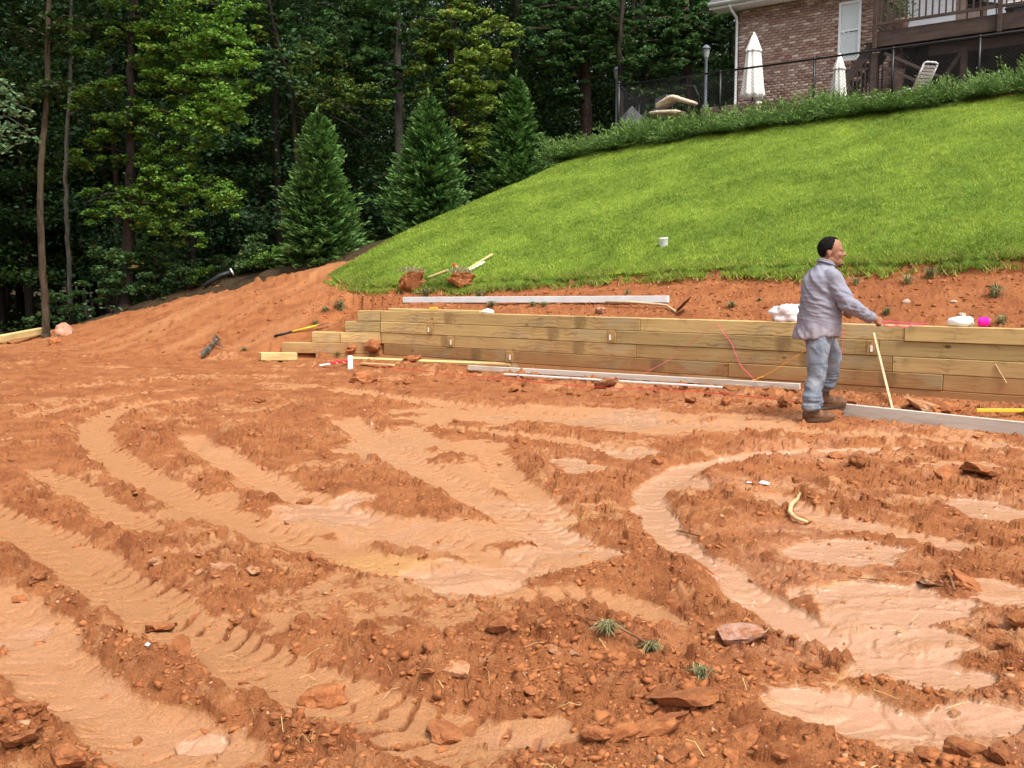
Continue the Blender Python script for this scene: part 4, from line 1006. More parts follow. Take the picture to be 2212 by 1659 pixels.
SKIN = Mat('skin', (.31, .148, .086), .55, .35); SKIN.mix(SKIN.ramp(SKIN.noise(14., 4), .4, .7, 0, .5), (.25, .105, .062)); SKIN = SKIN.done()
HAIR = simple('black_hair', (.008, .007, .007), .9, .1, .4, 60., .4, 120.)
def shirt_mat():
    m = Mat('shirt_cotton', (.245, .245, .295), .9, .1)
    sep = m.n.new('ShaderNodeSeparateXYZ'); m.l.new(m.coord(1.), sep.inputs[0])
    low = m.ramp(m.math('ADD', sep.outputs[2], m.math('MULTIPLY', m.noise(6., 4), .3)), 1.25, .85, 0, .38)
    m.mix(low, (.36, .27, .265)); m.mix(m.ramp(m.noise(9., 5, .6), .52, .75, 0, .25), (.36, .25, .20))
    m.bump(m.noise((9, 9, 34), 4, .6), .5, .012); m.bump(m.noise(260., 2), .15, .002); return m.done()
def jeans_mat():
    m = Mat('faded_jeans', (.155, .18, .225), .9, .1)
    m.mix(m.ramp(m.noise(5., 4, .6), .42, .66), (.27, .295, .33)); m.mix(m.ramp(m.noise(3.2, 4), .52, .72, 0, .5), (.33, .26, .20))
    m.bump(m.noise((14, 14, 22), 4, .6), .5, .014); m.bump(m.noise(300., 2), .15, .002); return m.done()
BOOT = Mat('muddy_leather', (.10, .050, .028), .75, .2); BOOT.mix(BOOT.ramp(BOOT.noise(11., 4), .42, .62, 0, .8), (.25, .125, .065)); BOOT = BOOT.done()
SOLE = simple('boot_sole', (.085, .045, .026), .9, .1, .3)
man = empty('person', PO, .10); man.scale = (1.03, 1.03, 1.03); tag(man, 'man in dirty grey shirt and faded jeans holding out a pink string', 'person')
# --- body: one continuous surface
HEAD = Matrix.Translation((.045, 0, -.012)) @ Matrix.Rotation(-.34, 4, 'Z') @ Matrix.Translation((-.045, 0, 0))
mb = MB()
mb.ball((.068, 0, 1.605), 1, 3, (.106, .080, .106)); mb.ball((.115, 0, 1.545), 1, 3, (.066, .066, .085)); mb.ball((.125, 0, 1.488), 1, 3, (.052, .054, .050))
mb.ball((.158, 0, 1.462), 1, 2, (.024, .026, .022)); mb.ball((.085, -.030, 1.50), 1, 2, (.060, .034, .05)); mb.ball((.085, .030, 1.50), 1, 2, (.060, .034, .05))
mb.chain([(.170, 0, 1.588), (.188, 0, 1.562), (.200, 0, 1.546)], [.010, .012, .014], 8); mb.ball((.178, -.012, 1.543), .011, 2); mb.ball((.178, .012, 1.543), .011, 2)
mb.chain([(.158, -.042, 1.592), (.171, -.015, 1.594), (.171, .015, 1.594), (.158, .042, 1.592)], [.012, .014, .014, .012], 8)
mb.ball((.168, 0, 1.512), 1, 2, (.016, .022, .008)); mb.ball((.166, 0, 1.496), 1, 2, (.016, .020, .009))
mb.ball((.145, -.040, 1.545), .026, 2); mb.ball((.145, .040, 1.545), .026, 2)
for s in (-1, 1): mb.ball((.052, s * .082, 1.560), 1, 3, (.020, .010, .031), roty(-.2)); mb.ball((.058, s * .083, 1.537), 1, 2, (.010, .008, .012))
bmesh.ops.transform(mb.bm, matrix=HEAD, verts=mb.bm.verts[:])
mb.chain([(.015, 0, 1.34), (.03, 0, 1.42), (.056, 0, 1.51)], [.09, .070, .064], 14)
mb.chain([(0, 0, .92), (0, 0, 1.12), (0, 0, 1.32)], [.13, .13, .12], 14)
ARM_R = [(.045, -.185, 1.335), (.150, -.265, 1.085), (.385, -.215, .965)]; ARM_L = [(-.01, .185, 1.335), (.04, .27, 1.09), (.235, .17, 1.02)]
def hand_at(mb, wr, fwd, side, inw):
    """fist: palm, four fingers curled round the string, thumb across; fwd along the hand, inw towards the palm side"""
    wr = Vector(wr); f = Vector(fwd).normalized(); i = Vector(inw); i = (i - f * i.dot(f)).normalized(); c = f.cross(i).normalized() * side
    mb.chain([wr - f * .03, wr + f * .02], [.029, .027], 10)
    for k in range(4):
        o = c * (.030 - .020 * k); l = (.95, 1.05, 1., .82)[k]
        kn = wr + f * (.088 - .004 * abs(k - 1)) + o
        mb.chain([wr + f * .02 + o * .6, kn], [.016, .0135], 8)                       # metacarpal inside the palm
        mb.chain([kn, kn + (f * .022 + i * .030) * l, kn + (f * -.004 + i * .048) * l, kn + (f * -.022 + i * .036) * l], [.0112, .0100, .0092, .0080], 8)
    mb.chain([wr + f * .018 + c * .026 + i * .008, wr + f * .050 + c * .044 + i * .026, wr + f * .074 + c * .034 + i * .044, wr + f * .084 + c * .016 + i * .052], [.0150, .0125, .0110, .0095], 8)
fr = Vector(ARM_R[2]) - Vector(ARM_R[1]); fl = Vector(ARM_L[2]) - Vector(ARM_L[1])
mb.chain([(0, -.08, 1.33)] + ARM_R, [.075, .045, .038, .028], 10); mb.chain([(0, .08, 1.33)] + ARM_L, [.075, .045, .038, .028], 10)
WR = Vector(ARM_R[2]) + fr.normalized() * .035; WLf = Vector(ARM_L[2]) + fl.normalized() * .035
hand_at(mb, WR, fr + Vector((.06, .03, .02)), 1, (0.1, .9, -.35)); hand_at(mb, WLf, fl, -1, (0, -.9, -.3))
for h, k, a, e in (((-.055, -.10, .88), (-.065, -.115, .50), (-.105, -.12, .13), 0), ((.03, .10, .88), (.185, .15, .54), (.160, .22, .20), 0)):
    mb.chain([h, k, a], [.085, .055, .028], 10)
body = link('body', remesh(mb.mesh('body', SKIN), .0062, 3), None, man)
# eyes and lids
for s in (-1, 1):
    e = MB().ball((.1555, s * .036, 1.573), .0125, 2).build('eye', simple('eye_white', (.30, .26, .24), .3, .5, .05), man, True); e.matrix_local = HEAD
    MB().ball((.1655, s * .038, 1.573), .0058, 2).build('iris', HAIR, e, True)
    MB().chain([(.150, s * .052, 1.595), (.168, s * .036, 1.601), (.176, s * .016, 1.597)], [.003, .005, .004], 6).build('eyebrow', HAIR, man, True).matrix_local = HEAD
# hair: close cap with receding temples
bm = bmesh.new(); bmesh.ops.create_icosphere(bm, subdivisions=5, radius=1.)
for v in bm.verts:
    v.co = Vector((.064 + v.co.x * .1145, v.co.y * .0885, 1.607 + v.co.z * .1095))
def nohair(c):
    z = c.z; front = .128 + .25 * max(0, z - 1.665) if abs(c.y) < .035 else .088 + .30 * max(0, z - 1.62)
    if z < 1.60: front = .078
    if z < 1.575: front = .072
    low = 1.545 if c.x > .045 else (1.552 if c.x > .025 else 1.478)
    ear = abs(c.x - .052) < .022 and z < 1.592
    return c.x > front or z < low or ear
bmesh.ops.delete(bm, geom=[v for v in bm.verts if nohair(v.co)], context='VERTS')
for v in bm.verts: v.co += Vector((0, 0, 0)) + (v.co - Vector((.064, 0, 1.607))).normalized() * .004 * mnoise.noise(v.co * 60)
bmesh.ops.solidify(bm, geom=bm.faces[:], thickness=.010)
me = bpy.data.meshes.new('hair'); bm.to_mesh(me); bm.free(); link('hair', me, HAIR, man, True).matrix_local = HEAD
mb = MB(); mb.chain([(.160, -.030, 1.506), (.178, -.012, 1.521), (.178, .012, 1.521), (.160, .030, 1.506)], [.004, .0055, .0055, .004], 6)
mb.ball((.166, 0, 1.460), 1, 2, (.016, .022, .017)); mb.ball((.150, 0, 1.448), 1, 2, (.022, .024, .010)); mb.chain([(.160, -.030, 1.506), (.158, -.030, 1.48), (.164, -.014, 1.464)], [.004, .004, .005], 6)
mb.build('beard', HAIR, man, True).matrix_local = HEAD
# --- shirt
mb = MB()
add_bm(mb, loft([(.775, -.035, 0, .205, .215, .10), (.80, -.033, 0, .212, .222, .10), (.90, -.018, 0, .196, .212, .03), (1.0, -.008, 0, .186, .205), (1.10, 0, 0, .183, .205), (1.2, .002, 0, .180, .212), (1.29, -.002, 0, .166, .218), (1.345, 0, 0, .142, .205), (1.385, .008, 0, .112, .155), (1.425, .020, 0, .088, .105), (1.452, .034, 0, .078, .084), (1.466, .040, 0, .073, .077, -.35)]))
mb.ball((.02, -.165, 1.325), .088, 3); mb.ball((-.01, .165, 1.325), .088, 3)
mb.chain([(.03, -.175, 1.325), ARM_R[1], Vector(ARM_R[2]) + fr.normalized() * .01], [.089, .071, .049], 14); mb.chain([(-.01, .175, 1.325), ARM_L[1], Vector(ARM_L[2])], [.089, .071, .049], 14)
bmesh.ops.scale(mb.bm, verts=mb.bm.verts[:], vec=(.97, .95, 1)); me = remesh(mb.mesh('shirt', shirt_mat()), .0085, 5)
co = np.empty(len(me.vertices) * 3, np.float32); me.vertices.foreach_get('co', co); co = co.reshape(-1, 3); no = np.empty_like(co).ravel(); me.vertices.foreach_get('normal', no); no = no.reshape(-1, 3)
x, y, z = co.T.astype(float)
wr = np.abs(pnoise(x * 4 + y * 3 + 5, z * 24 + x * 7, 401)) * sstep(1.27, 1.16, z) * sstep(.86, .98, z) * .020          # gathered folds across the small of the back
wr += (ridged(x * 5 + 1.5 * z, z * 7 - y * 6, 402, 2) - .5) * .012
elb = np.exp(-(np.hypot(x - .15, z - 1.08) / .10) ** 2); wr += elb * np.abs(pnoise(x * 22 + z * 14, y * 9, 403)) * .022
wr += pnoise(np.arctan2(y, x) * 4.2, z * 2.5, 404) * .018 * sstep(.95, .80, z)
sea = np.exp(-((z - 1.29 + .12 * np.abs(y)) / .006) ** 2) * (x < 0) * .003; wr -= sea
co = co + no * wr[:, None]; me.vertices.foreach_set('co', co.astype(np.float32).ravel()); me.update()
shirt = link('shirt', me, None, man)
mb = MB()
for rr, z0, tl in ((.072, 1.472, -.42), (.079, 1.456, -.42)):
    pts = []; n = 22
    for k in range(n + 1):
        a = math.radians(24) + (2 * math.pi - math.radians(48)) * k / n
        pts.append((.036 + rr * math.cos(a), rr * 1.05 * math.sin(a), z0 + tl * .5 * rr * math.cos(a) * 1.6))
    mb.tube(pts, .0095, 8)
mb.build('collar', shirt.data.materials[0], shirt, True)
mb = MB(); q = Vector(ARM_R[2]); u_ = fr.normalized(); mb.tube([q - u_ * .035, q - u_ * .033, q + u_ * .018, q + u_ * .02], [.047, .052, .047, .042], 16); mb.build('cuff', shirt.data.materials[0], shirt, True)
# --- jeans
mb = MB()
add_bm(mb, loft([(.70, -.02, 0, .10, .13), (.78, -.02, 0, .145, .175), (.88, -.015, 0, .138, .165), (.96, -.01, 0, .12, .145)]))
mb.chain([(-.05, -.09, .84), (-.065, -.105, .68), (-.068, -.115, .50), (-.095, -.12, .32), (-.105, -.12, .165)], [.104, .106, .090, .080, .084], 16)
mb.chain([(.04, .09, .83), (.125, .125, .68), (.190, .15, .54), (.180, .19, .40), (.162, .215, .32)], [.100, .103, .090, .082, .084], 16)
me = remesh(mb.mesh('jeans', jeans_mat()), .009, 5)
co = np.empty(len(me.vertices) * 3, np.float32); me.vertices.foreach_get('co', co); co = co.reshape(-1, 3); no = np.empty_like(co).ravel(); me.vertices.foreach_get('normal', no); no = no.reshape(-1, 3)
x, y, z = co.T.astype(float)
zl = z - np.where(y > .06, .14, 0); wr = np.abs(pnoise(x * 5 + y * 4, zl * 26, 411)) * sstep(.36, .20, zl) * .034            # bunched over the boots
wr += (ridged(x * 6 + y * 3, z * 5 + x * 4, 412, 2) - .5) * .016 + np.exp(-((zl - .5) / .06) ** 2) * np.abs(pnoise(x * 6, zl * 30, 413)) * .016
co = co + no * wr[:, None]; me.vertices.foreach_set('co', co.astype(np.float32).ravel()); me.update()
link('jeans', me, None, man)
# --- boots
for (ox, oy, oz, yw) in ((-.108, -.12, 0., -.02), (.162, .225, .085, .05)):
    mb = MB(); mb.chain([(-.03, 0, .075), (.06, 0, .065), (.14, 0, .050), (.185, 0, .046)], [.052, .052, .046, .038], 14)
    mb.ball((.165, 0, .05), 1, 3, (.062, .052, .040)); mb.chain([(-.03, 0, .07), (-.012, 0, .17), (-.005, 0, .26)], [.052, .056, .060], 14); mb.ball((-.045, 0, .06), 1, 3, (.045, .045, .05))
    for v in mb.bm.verts: v.co.z = max(v.co.z, .018)
    b = link('boot', remesh(mb.mesh('boot', BOOT), .007, 4), None, man); b.location = (ox, oy, oz); b.rotation_euler = (0, 0, yw)
    sb = bmesh.new(); n = 24; R = []
    for zz, g in ((.0, .98), (.012, 1.02), (.030, 1.02), (.034, .97)):
        R.append([sb.verts.new(((.062 + (.150 * math.copysign(abs(math.cos(a)) ** .7, math.cos(a)))) * 1., (.047 + .008 * math.cos(a)) * g * math.copysign(abs(math.sin(a)) ** .7, math.sin(a)), zz)) for a in [6.28318 * k / n for k in range(n)]])
    for p_, q_ in zip(R, R[1:]):
        for k in range(n): sb.faces.new((p_[k], p_[(k + 1) % n], q_[(k + 1) % n], q_[k]))
    sb.faces.new(R[0][::-1]); sb.faces.new(R[-1]); me = bpy.data.meshes.new('sole'); sb.to_mesh(me); sb.free(); link('sole', me, SOLE, b)
Mw = Matrix.Translation(PO) @ Matrix.Rotation(.10, 4, 'Z') @ Matrix.Scale(1.03, 4)
hp = Mw @ (WR + fr.normalized() * .07)
string('string', MAT_PINKLINE, [hp + Vector((0, .02, .01)), hp.lerp(on_wall(1960, .82, .1), .5) + Vector((0, 0, -.02)), on_wall(1965, .815, .10), on_wall(2070, .812, .12)], .006, 'pink string running from the man\'s hand to the twine', .03)
string('string', MAT_PINKLINE, [on_wall(1858, .86, .25), on_wall(1905, .83, .3), on_wall(1990, .815, .25)], .006, 'slack pink string lying on the soil behind the man\'s hand', .01)
# footing of spoil under the far boot
p = Mw @ Vector((.18, .23, 0)); place(CL_M[3], 'clay_clod', (p.x, p.y, p.z - .0), .20, 'trodden clay lump under the man\'s far boot', 'clay clod', None, .05, .35, .2, .5)

# ================================================================== HOUSE, DECK, PATIO
BRICK_A = Mat('brick_red', (.32, .205, .162), .9, .15); BRICK_A.mix(BRICK_A.ramp(BRICK_A.rnd(), .25, .75), (.40, .285, .235)); BRICK_A.mix(BRICK_A.math('GREATER_THAN', BRICK_A.rnd(), .86), (.56, .45, .38)); BRICK_A.mix(BRICK_A.math('LESS_THAN', BRICK_A.rnd(), .12), (.25, .15, .12))
BRICK_A.scale(BRICK_A.ramp(BRICK_A.noise(20., 4), .3, .7, .8, 1.2)); BRICK_A = BRICK_A.done()
BRICK_B = Mat('brick_mixed', (.32, .205, .162), .9, .15)
BRICK_B.mix(BRICK_B.ramp(BRICK_B.attr('tint'), .25, .75), (.40, .285, .235)); BRICK_B.mix(BRICK_B.math('GREATER_THAN', BRICK_B.attr('tint'), .86), (.56, .45, .38)); BRICK_B.mix(BRICK_B.math('LESS_THAN', BRICK_B.attr('tint'), .12), (.25, .15, .12)); BRICK_B = BRICK_B.done()
MORTAR = simple('mortar', (.37, .275, .225), .95, .1, .15, 12.)
WHITE_TRIM = simple('white_trim', (.78, .79, .80), .5, .3, .05)
BROWN_STAIN = simple('brown_deck_stain', (.070, .046, .037), .7, .25, .25, (2, 12, 12))
BLIND = simple('window_blind', (.62, .70, .70), .5, .3, .03)
GLASS = Mat('window_glass', (.30, .36, .37), .06, .6).done()
SHINGLE = simple('roof_shingle', (.10, .09, .085), .9, .1, .3, 9.)
DARKWALL = simple('block_painted_shade', (.045, .037, .032), .95, .1, .2)  # shade under the deck is put into this wall colour
HV = 28.0; HZ0 = 5.6; HZ1 = 9.15; HU0 = uv(*onv(1596, 150, HV)[:2])[0]; HU1 = 3.0
house = empty('brick_house', P3(HU0, HV, 0), WALL_YAW); tag(house, 'two-tone brick house with white trim at the top of the lawn', 'house')
w_u0, w_u1 = uv(*onv(1812, 60, HV)[:2])[0] - HU0, uv(*onv(1860, 60, HV)[:2])[0] - HU0
w_z0, w_z1 = onv(1836, 131, HV).z, onv(1836, 3, HV).z
LW = HU1 - HU0
mb = MB()                                   # wall core behind the bricks with the window opening left free
mb.box((w_u0, .20, HZ1 - HZ0), (w_u0 / 2, .125, (HZ0 + HZ1) / 2)); mb.box((LW - w_u1, .20, HZ1 - HZ0), ((LW + w_u1) / 2, .125, (HZ0 + HZ1) / 2))
mb.box((w_u1 - w_u0 - .004, .20, w_z0 - HZ0), ((w_u0 + w_u1) / 2, .125, (HZ0 + w_z0) / 2)); mb.box((w_u1 - w_u0 - .004, .20, HZ1 - w_z1), ((w_u0 + w_u1) / 2, .125, (HZ1 + w_z1) / 2))
mb.box((.20, 7., HZ1 - HZ0), (.10, 3.74, (HZ0 + HZ1) / 2))
mb.build('wall', MORTAR, house)
BWm, BH = .205, .0762; brick_me = MB().box((BWm - .011, .05, BH - .011), bevel=.003).mesh('brick', BRICK_A)
places = []
for r in range(int((HZ1 - HZ0) / BH)):
    z = HZ0 + (r + .5) * BH; x = -.02 - (BWm / 2 if r % 2 else 0)
    while x < 5.6:
        a, b = max(x, -.02), x + BWm
        if b - a > .06:
            cx = (a + b) / 2
            if not (b > w_u0 + .02 and a < w_u1 - .02 and z > w_z0 - .09 and z < w_z1): places.append((cx, z, b - a))
        x += BWm
full = [p for p in places if abs(p[2] - BWm) < .01 and p[0] < 3.9 and p[1] > 6.3]
random.shuffle(full)
# keep the 300 seen best as single bricks (a block of whole courses), the rest in one part
full.sort(key=lambda p: (abs(p[1] - 7.9) * 1.2 + max(0, p[0] - 3.0) * 2)); single = set((p[0], p[1]) for p in full[:300])
for cx, z, w in full[:300]:
    o = link('brick', brick_me, None, house); o.location = (cx, random.uniform(-.003, .004), z)
V = []; F = []; Tn = []
cv = np.array([[sx, sy, sz] for sx in (-.5, .5) for sy in (-.5, .5) for sz in (-.5, .5)]); cf = np.array([[0, 1, 3, 2], [4, 6, 7, 5], [0, 4, 5, 1], [2, 3, 7, 6], [0, 2, 6, 4], [1, 5, 7, 3]])
for cx, z, w in places:
    if (cx, z) in single: continue
    V.append(cv * np.array([w - .011, .05, BH - .011]) + np.array([cx, random.uniform(-.003, .004), z])); F.append(cf + 8 * (len(V) - 1)); Tn.append(np.full(8, random.random()))
for r in range(int((HZ1 - HZ0) / BH)):       # the return wall on the wood side
    for k in range(24):
        V.append(cv * np.array([.05, BWm - .011, BH - .011]) + np.array([-.015, .13 + k * BWm + (r % 2) * .1, HZ0 + (r + .5) * BH])); F.append(cf + 8 * (len(V) - 1)); Tn.append(np.full(8, random.random()))
o = link('bricks', np_mesh('bricks', np.concatenate(V), np.concatenate(F), BRICK_B, dict(tint=np.concatenate(Tn))), None, house); o['kind'] = 'stuff'
# window
wc = (w_u0 + w_u1) / 2; ww = w_u1 - w_u0; wz = (w_z0 + w_z1) / 2; wh = w_z1 - w_z0
win = MB(); t_ = .065
win.box((t_, .07, wh), (wc - ww / 2 + t_ / 2, .0, wz)); win.box((t_, .07, wh), (wc + ww / 2 - t_ / 2, 0, wz)); win.box((ww - 2 * t_, .07, t_), (wc, 0, w_z1 - t_ / 2)); win.box((ww - 2 * t_, .07, t_), (wc, 0, w_z0 + t_ / 2)); win.box((ww - 2 * t_, .055, .05), (wc, .004, wz + .02))
win = win.build('window', WHITE_TRIM, house)
p_ = MB().box((ww - 2 * t_, .006, wh / 2 - t_)).build('pane', BLIND, win); p_.location = (wc, .012, wz + wh / 4 + .01)
p_ = MB().box((ww - 2 * t_, .006, wh / 2 - t_)).build('pane', BLIND, win); p_.location = (wc, .022, wz - wh / 4 + .01)
mb = MB()
for k in range(22): mb.box((ww - 2 * t_ - .01, .004, .006), (wc, .006, w_z0 + t_ + .03 + k * (wh - 2 * t_ - .03) / 22))
mb.build('blind_slats', WHITE_TRIM, win)
sill = MB(); n = int(ww / .07)
for k in range(n): sill.box((.06, .09, .10), (w_u0 + (k + .5) * ww / n, -.02, w_z0 - .055), None, .004)
sill.build('brick_sill', BRICK_B if False else simple('sill_brick', (.40, .25, .19), .9, .1, .25, 14.), house)
# eave, gutter, downspout
ev = MB(); ev.box((LW + .9, .62, .03), (LW / 2 - .25, -.22, HZ1 + .02)); ev.build('soffit', WHITE_TRIM, house)
ev = MB(); ev.box((LW + .95, .025, .19), (LW / 2 - .25, -.545, HZ1 + .09)); ev.build('fascia', WHITE_TRIM, house)
g_ = MB(); g_.tube([(-.72, -.615, HZ1 + .12), (LW + .2, -.615, HZ1 + .12)], .062, 8); g_.build('gutter', WHITE_TRIM, house, True)
g_ = MB(); g_.tube([(-.06, -.60, HZ1 + .06), (-.06, -.50, HZ1 - .06), (-.06, -.12, HZ1 - .22), (-.06, -.065, HZ1 - .34), (-.06, -.065, HZ0 + .15), (-.06, -.16, HZ0 + .05)], .042, 8); g_.build('downspout', WHITE_TRIM, house, True)
rf = MB(); bm_ = rf.bm
q = [(-.75, -.62, HZ1 + .19), (LW + .3, -.62, HZ1 + .19), (LW + .3, 5.2, HZ1 + 3.2), (-.75, 5.2, HZ1 + 3.2), (-.75, -.62, HZ1 + .06), (LW + .3, -.62, HZ1 + .06), (LW + .3, 5.2, HZ1 + 3.0), (-.75, 5.2, HZ1 + 3.0)]
vs = [bm_.verts.new(c) for c in q]
for f in ((0, 1, 2, 3), (7, 6, 5, 4), (0, 4, 5, 1), (1, 5, 6, 2), (2, 6, 7, 3), (3, 7, 4, 0)): bm_.faces.new([vs[i] for i in f])
rf.build('roof', SHINGLE, house)
# white door wall behind the deck
DX0 = uv(*onv(1963, 20, HV)[:2])[0] - HU0; DX1 = uv(*onv(2066, 20, HV)[:2])[0] - HU0
mb = MB()
for k in range(14): mb.box((DX1 - DX0, .03, .135), ((DX0 + DX1) / 2, -.055, 7.15 + k * .142), rotx(.06))
mb.build('white_siding', WHITE_TRIM, house)
MB().box((.9, .05, 1.95), (DX1 + 1.2, -.06, 8.12), None, .01).build('door', WHITE_TRIM, house)

# deck
DV = 25.7; dk0 = uv(*onv(1887, 60, DV)[:2])[0]; DZ = 7.40
deck = empty('deck', P3(dk0, DV, 0), WALL_YAW); tag(deck, 'raised brown stained timber deck with railing against the brick house', 'deck')
DL = 8.6; DD = HV - DV - .1
def part(name, size, loc, m=BROWN_STAIN, rot=None, bev=.006, par=None): return MB().box(size, loc, rot, bev).build(name, m, par or deck)
rim = part('rim_joist', (DL, .05, .34), (DL / 2, 0, DZ - .19)); part('rim_joist', (.05, DD - .05, .34), (.025, DD / 2 + .03, DZ - .19))
part('beam', (DL, .09, .24), (DL / 2 + 1.2, .55, DZ - .50))
nb = int(DD / .145)
for k in range(nb): part('deck_board', (DL - .01, .138, .03), (DL / 2, .045 + .145 * (k + .5) - .07, DZ - .004))
for k in range(14): part('joist', (.045, DD - .1, .2), (.5 + k * .6, DD / 2 + .05, DZ - .13))
for x in (.06, 2.9, 5.8, 8.5): part('railing_post', (.09, .09, 1.45), (x, -.07, DZ + .32))
for a, b in ((.11, 2.85), (2.95, 5.75), (5.85, 8.45)):
    part('top_rail', (b - a, .09, .04), ((a + b) / 2, -.06, DZ + .97)); part('bottom_rail', (b - a, .045, .07), ((a + b) / 2, -.06, DZ + .17))
    n = int((b - a) / .15)
    for k in range(n): part('baluster', (.034, .034, .76), (a + (k + .5) * (b - a) / n, -.06, DZ + .58), bev=0)
part('bottom_rail', (.045, DD - .2, .07), (.03, DD / 2, DZ + .17)); part('top_rail', (.09, DD - .2, .04), (.03, DD / 2, DZ + .97))
for k in range(13): part('baluster', (.034, .034, .76), (.03, .2 + k * .15, DZ + .58), bev=0)
for x in (.02, 2.02, 5.2, 8.4):
    part('support_post', (.14, .14, DZ - .38 - 5.6), (x, .10 if x < 1 else .55, (DZ - .36 + 5.6) / 2 - .12))
    if x > 1: part('post_brace', (.09, .09, .75), (x - .22, .55, DZ - .86), rot=roty(.62))
# stairs down toward the patio on the wood side
st = [(-.08 - k * .16, DZ - .20 * (k + 1)) for k in range(7)]
for x, z in st: part('stair_tread', (.26, .95, .04), (x - .06, .62, z))
SA = -math.atan2(.20, .16)
for yy in (.12, 1.12):
    part('stringer', (1.55, .04, .22), (-.52, yy, DZ - .86), rot=roty(SA))
    part('stair_rail', (1.15, .06, .09), (-.40, yy, DZ - .66), rot=roty(SA))
    for k in range(7): part('stair_baluster', (.034, .034, .85), (-.10 - k * .10, yy, DZ - .78 - .125 * k), bev=0)
    part('stair_post', (.10, .10, .85), (-.84, yy, DZ - 1.42))
part('stair_rail', (1.7, .05, .07), (1.05, -.05, DZ - .95), rot=roty(.5)); part('stair_rail', (1.7, .05, .07), (1.0, -.05, DZ - 1.25), rot=roty(.5))
wl = MB().box((DL + 2, .15, 1.6), (0, 0, 0)).build('block_wall', DARKWALL); wl.location = P3(dk0 + DL / 2 + 1.2, HV - .5, 6.55); wl.rotation_euler = (0, 0, WALL_YAW); tag(wl, 'basement wall with painted-in shade under the deck', 'wall')
# things on the deck
def pot_plant(u, v, z, r, h, label, leafm, seed, flower=None):
    o = tag(empty('potted_plant', P3(u, v, z)), label, 'potted plant')
    MB().lathe([(r * .7, 0), (r * .95, h * .9), (r, h), (r * .9, h), (r * .85, h * .85)], 16).build('pot', simple('clay_pot', (.30, .20, .17), .8, .2), o, True)
    r_ = np.random.default_rng(seed); n = 420; a = r_.uniform(0, 6.28, n); e = r_.uniform(0, 1.4, n); rr = r * 2.0 * r_.random(n) ** .5
    c = np.stack([np.cos(a) * np.cos(e) * rr, np.sin(a) * np.cos(e) * rr, h + .05 + np.sin(e) * rr * 1.5], 1)
    link('foliage', leaf_np('foliage', c, .07, leafm, r_, up=.4), None, o)
    return o
def leaf_np(name, c, size, mat, r, up=.6, shape=.5, drift=None, tint=None, tb=.45):
    """one folded diamond leaf (two triangles) at each centre"""
    n = len(c); a = r.uniform(0, 2 * math.pi, n); t = np.stack([np.cos(a), np.sin(a), r.normal(-.25, .35, n)], 1)
    if drift is not None: t = t * .7 + drift
    t /= np.linalg.norm(t, axis=1, keepdims=True)
    nn = r.normal(0, 1, (n, 3)) * (1 - up) + np.array([0, 0, 1.]) * up; b = np.cross(nn, t); b /= np.linalg.norm(b, axis=1, keepdims=True) + 1e-9
    nz = np.cross(t, b); s = (size * r.uniform(.65, 1.25, n))[:, None]
    v0 = c - t * s * .5; v1 = c + b * s * shape * .5 + t * s * .05 + nz * s * .10; v2 = c + t * s * .5; v3 = c - b * s * shape * .5 + t * s * .05 + nz * s * .10
    V = np.stack([v0, v1, v2, v3], 1).reshape(-1, 3); k = np.arange(n) * 4
    F = np.concatenate([np.stack([k, k + 1, k + 2], 1), np.stack([k, k + 2, k + 3], 1)])
    ti = np.clip(r.normal(tb, .22, n) if tint is None else tint + r.normal(0, .14, n), 0, 1)
    return np_mesh(name, V, F, mat, dict(tint=ti.repeat(4), odd=r.random(n).repeat(4)))
pu, pv = uv(*onv(1945, 60, 26.3)[:2]); pot_plant(pu, 26.3, DZ + .02, .22, .34, 'leafy green plant in a clay pot on the deck corner', LEAF_SHRUB, 5)
pu, pv = uv(*onv(1985, 150, 26.6)[:2]); o = pot_plant(pu - .5, 26.6, 6.1, .16, .5, 'small flowering plant in a pot under the deck', leafmat('pink_flower_leaves', (.05, .10, .03), (.55, .18, .28), None), 8)
# charcoal deck chairs seen behind the balusters
pu = uv(*onv(2120, 40, 26.4)[:2])[0]
o = tag(empty('deck_chair', P3(pu, 26.4, DZ), WALL_YAW + 2.6), 'dark metal chair standing on the deck behind the railing', 'chair')
for sx in (-.24, .24):
    for sy in (-.22, .22): MB().tube([(sx, sy, .02), (sx * .95, sy * .95, .42)], .016, 6).build('leg', MAT_BLACK, o)
MB().box((.52, .50, .04), (0, 0, .43), None, .01).build('seat', MAT_BLACK, o); MB().box((.52, .03, .55), (0, .25, .74), rotx(-.2), .01).build('backrest', MAT_BLACK, o)
o = tag(empty('deck_bench', P3(pu + 1.2, 26.9, DZ), WALL_YAW), 'low bench with pale cushion on the deck at the right edge', 'bench')
MB().box((1.5, .5, .12), (0, 0, .42), None, .03).build('cushion', simple('pale_cushion', (.55, .50, .44), .9), o); MB().box((1.5, .5, .05), (0, 0, .33), None, .01).build('seat', MAT_BLACK, o)
for sx in (-.7, .7):
    for sy in (-.2, .2): MB().box((.05, .05, .30), (sx, sy, .17)).build('leg', MAT_BLACK, o)
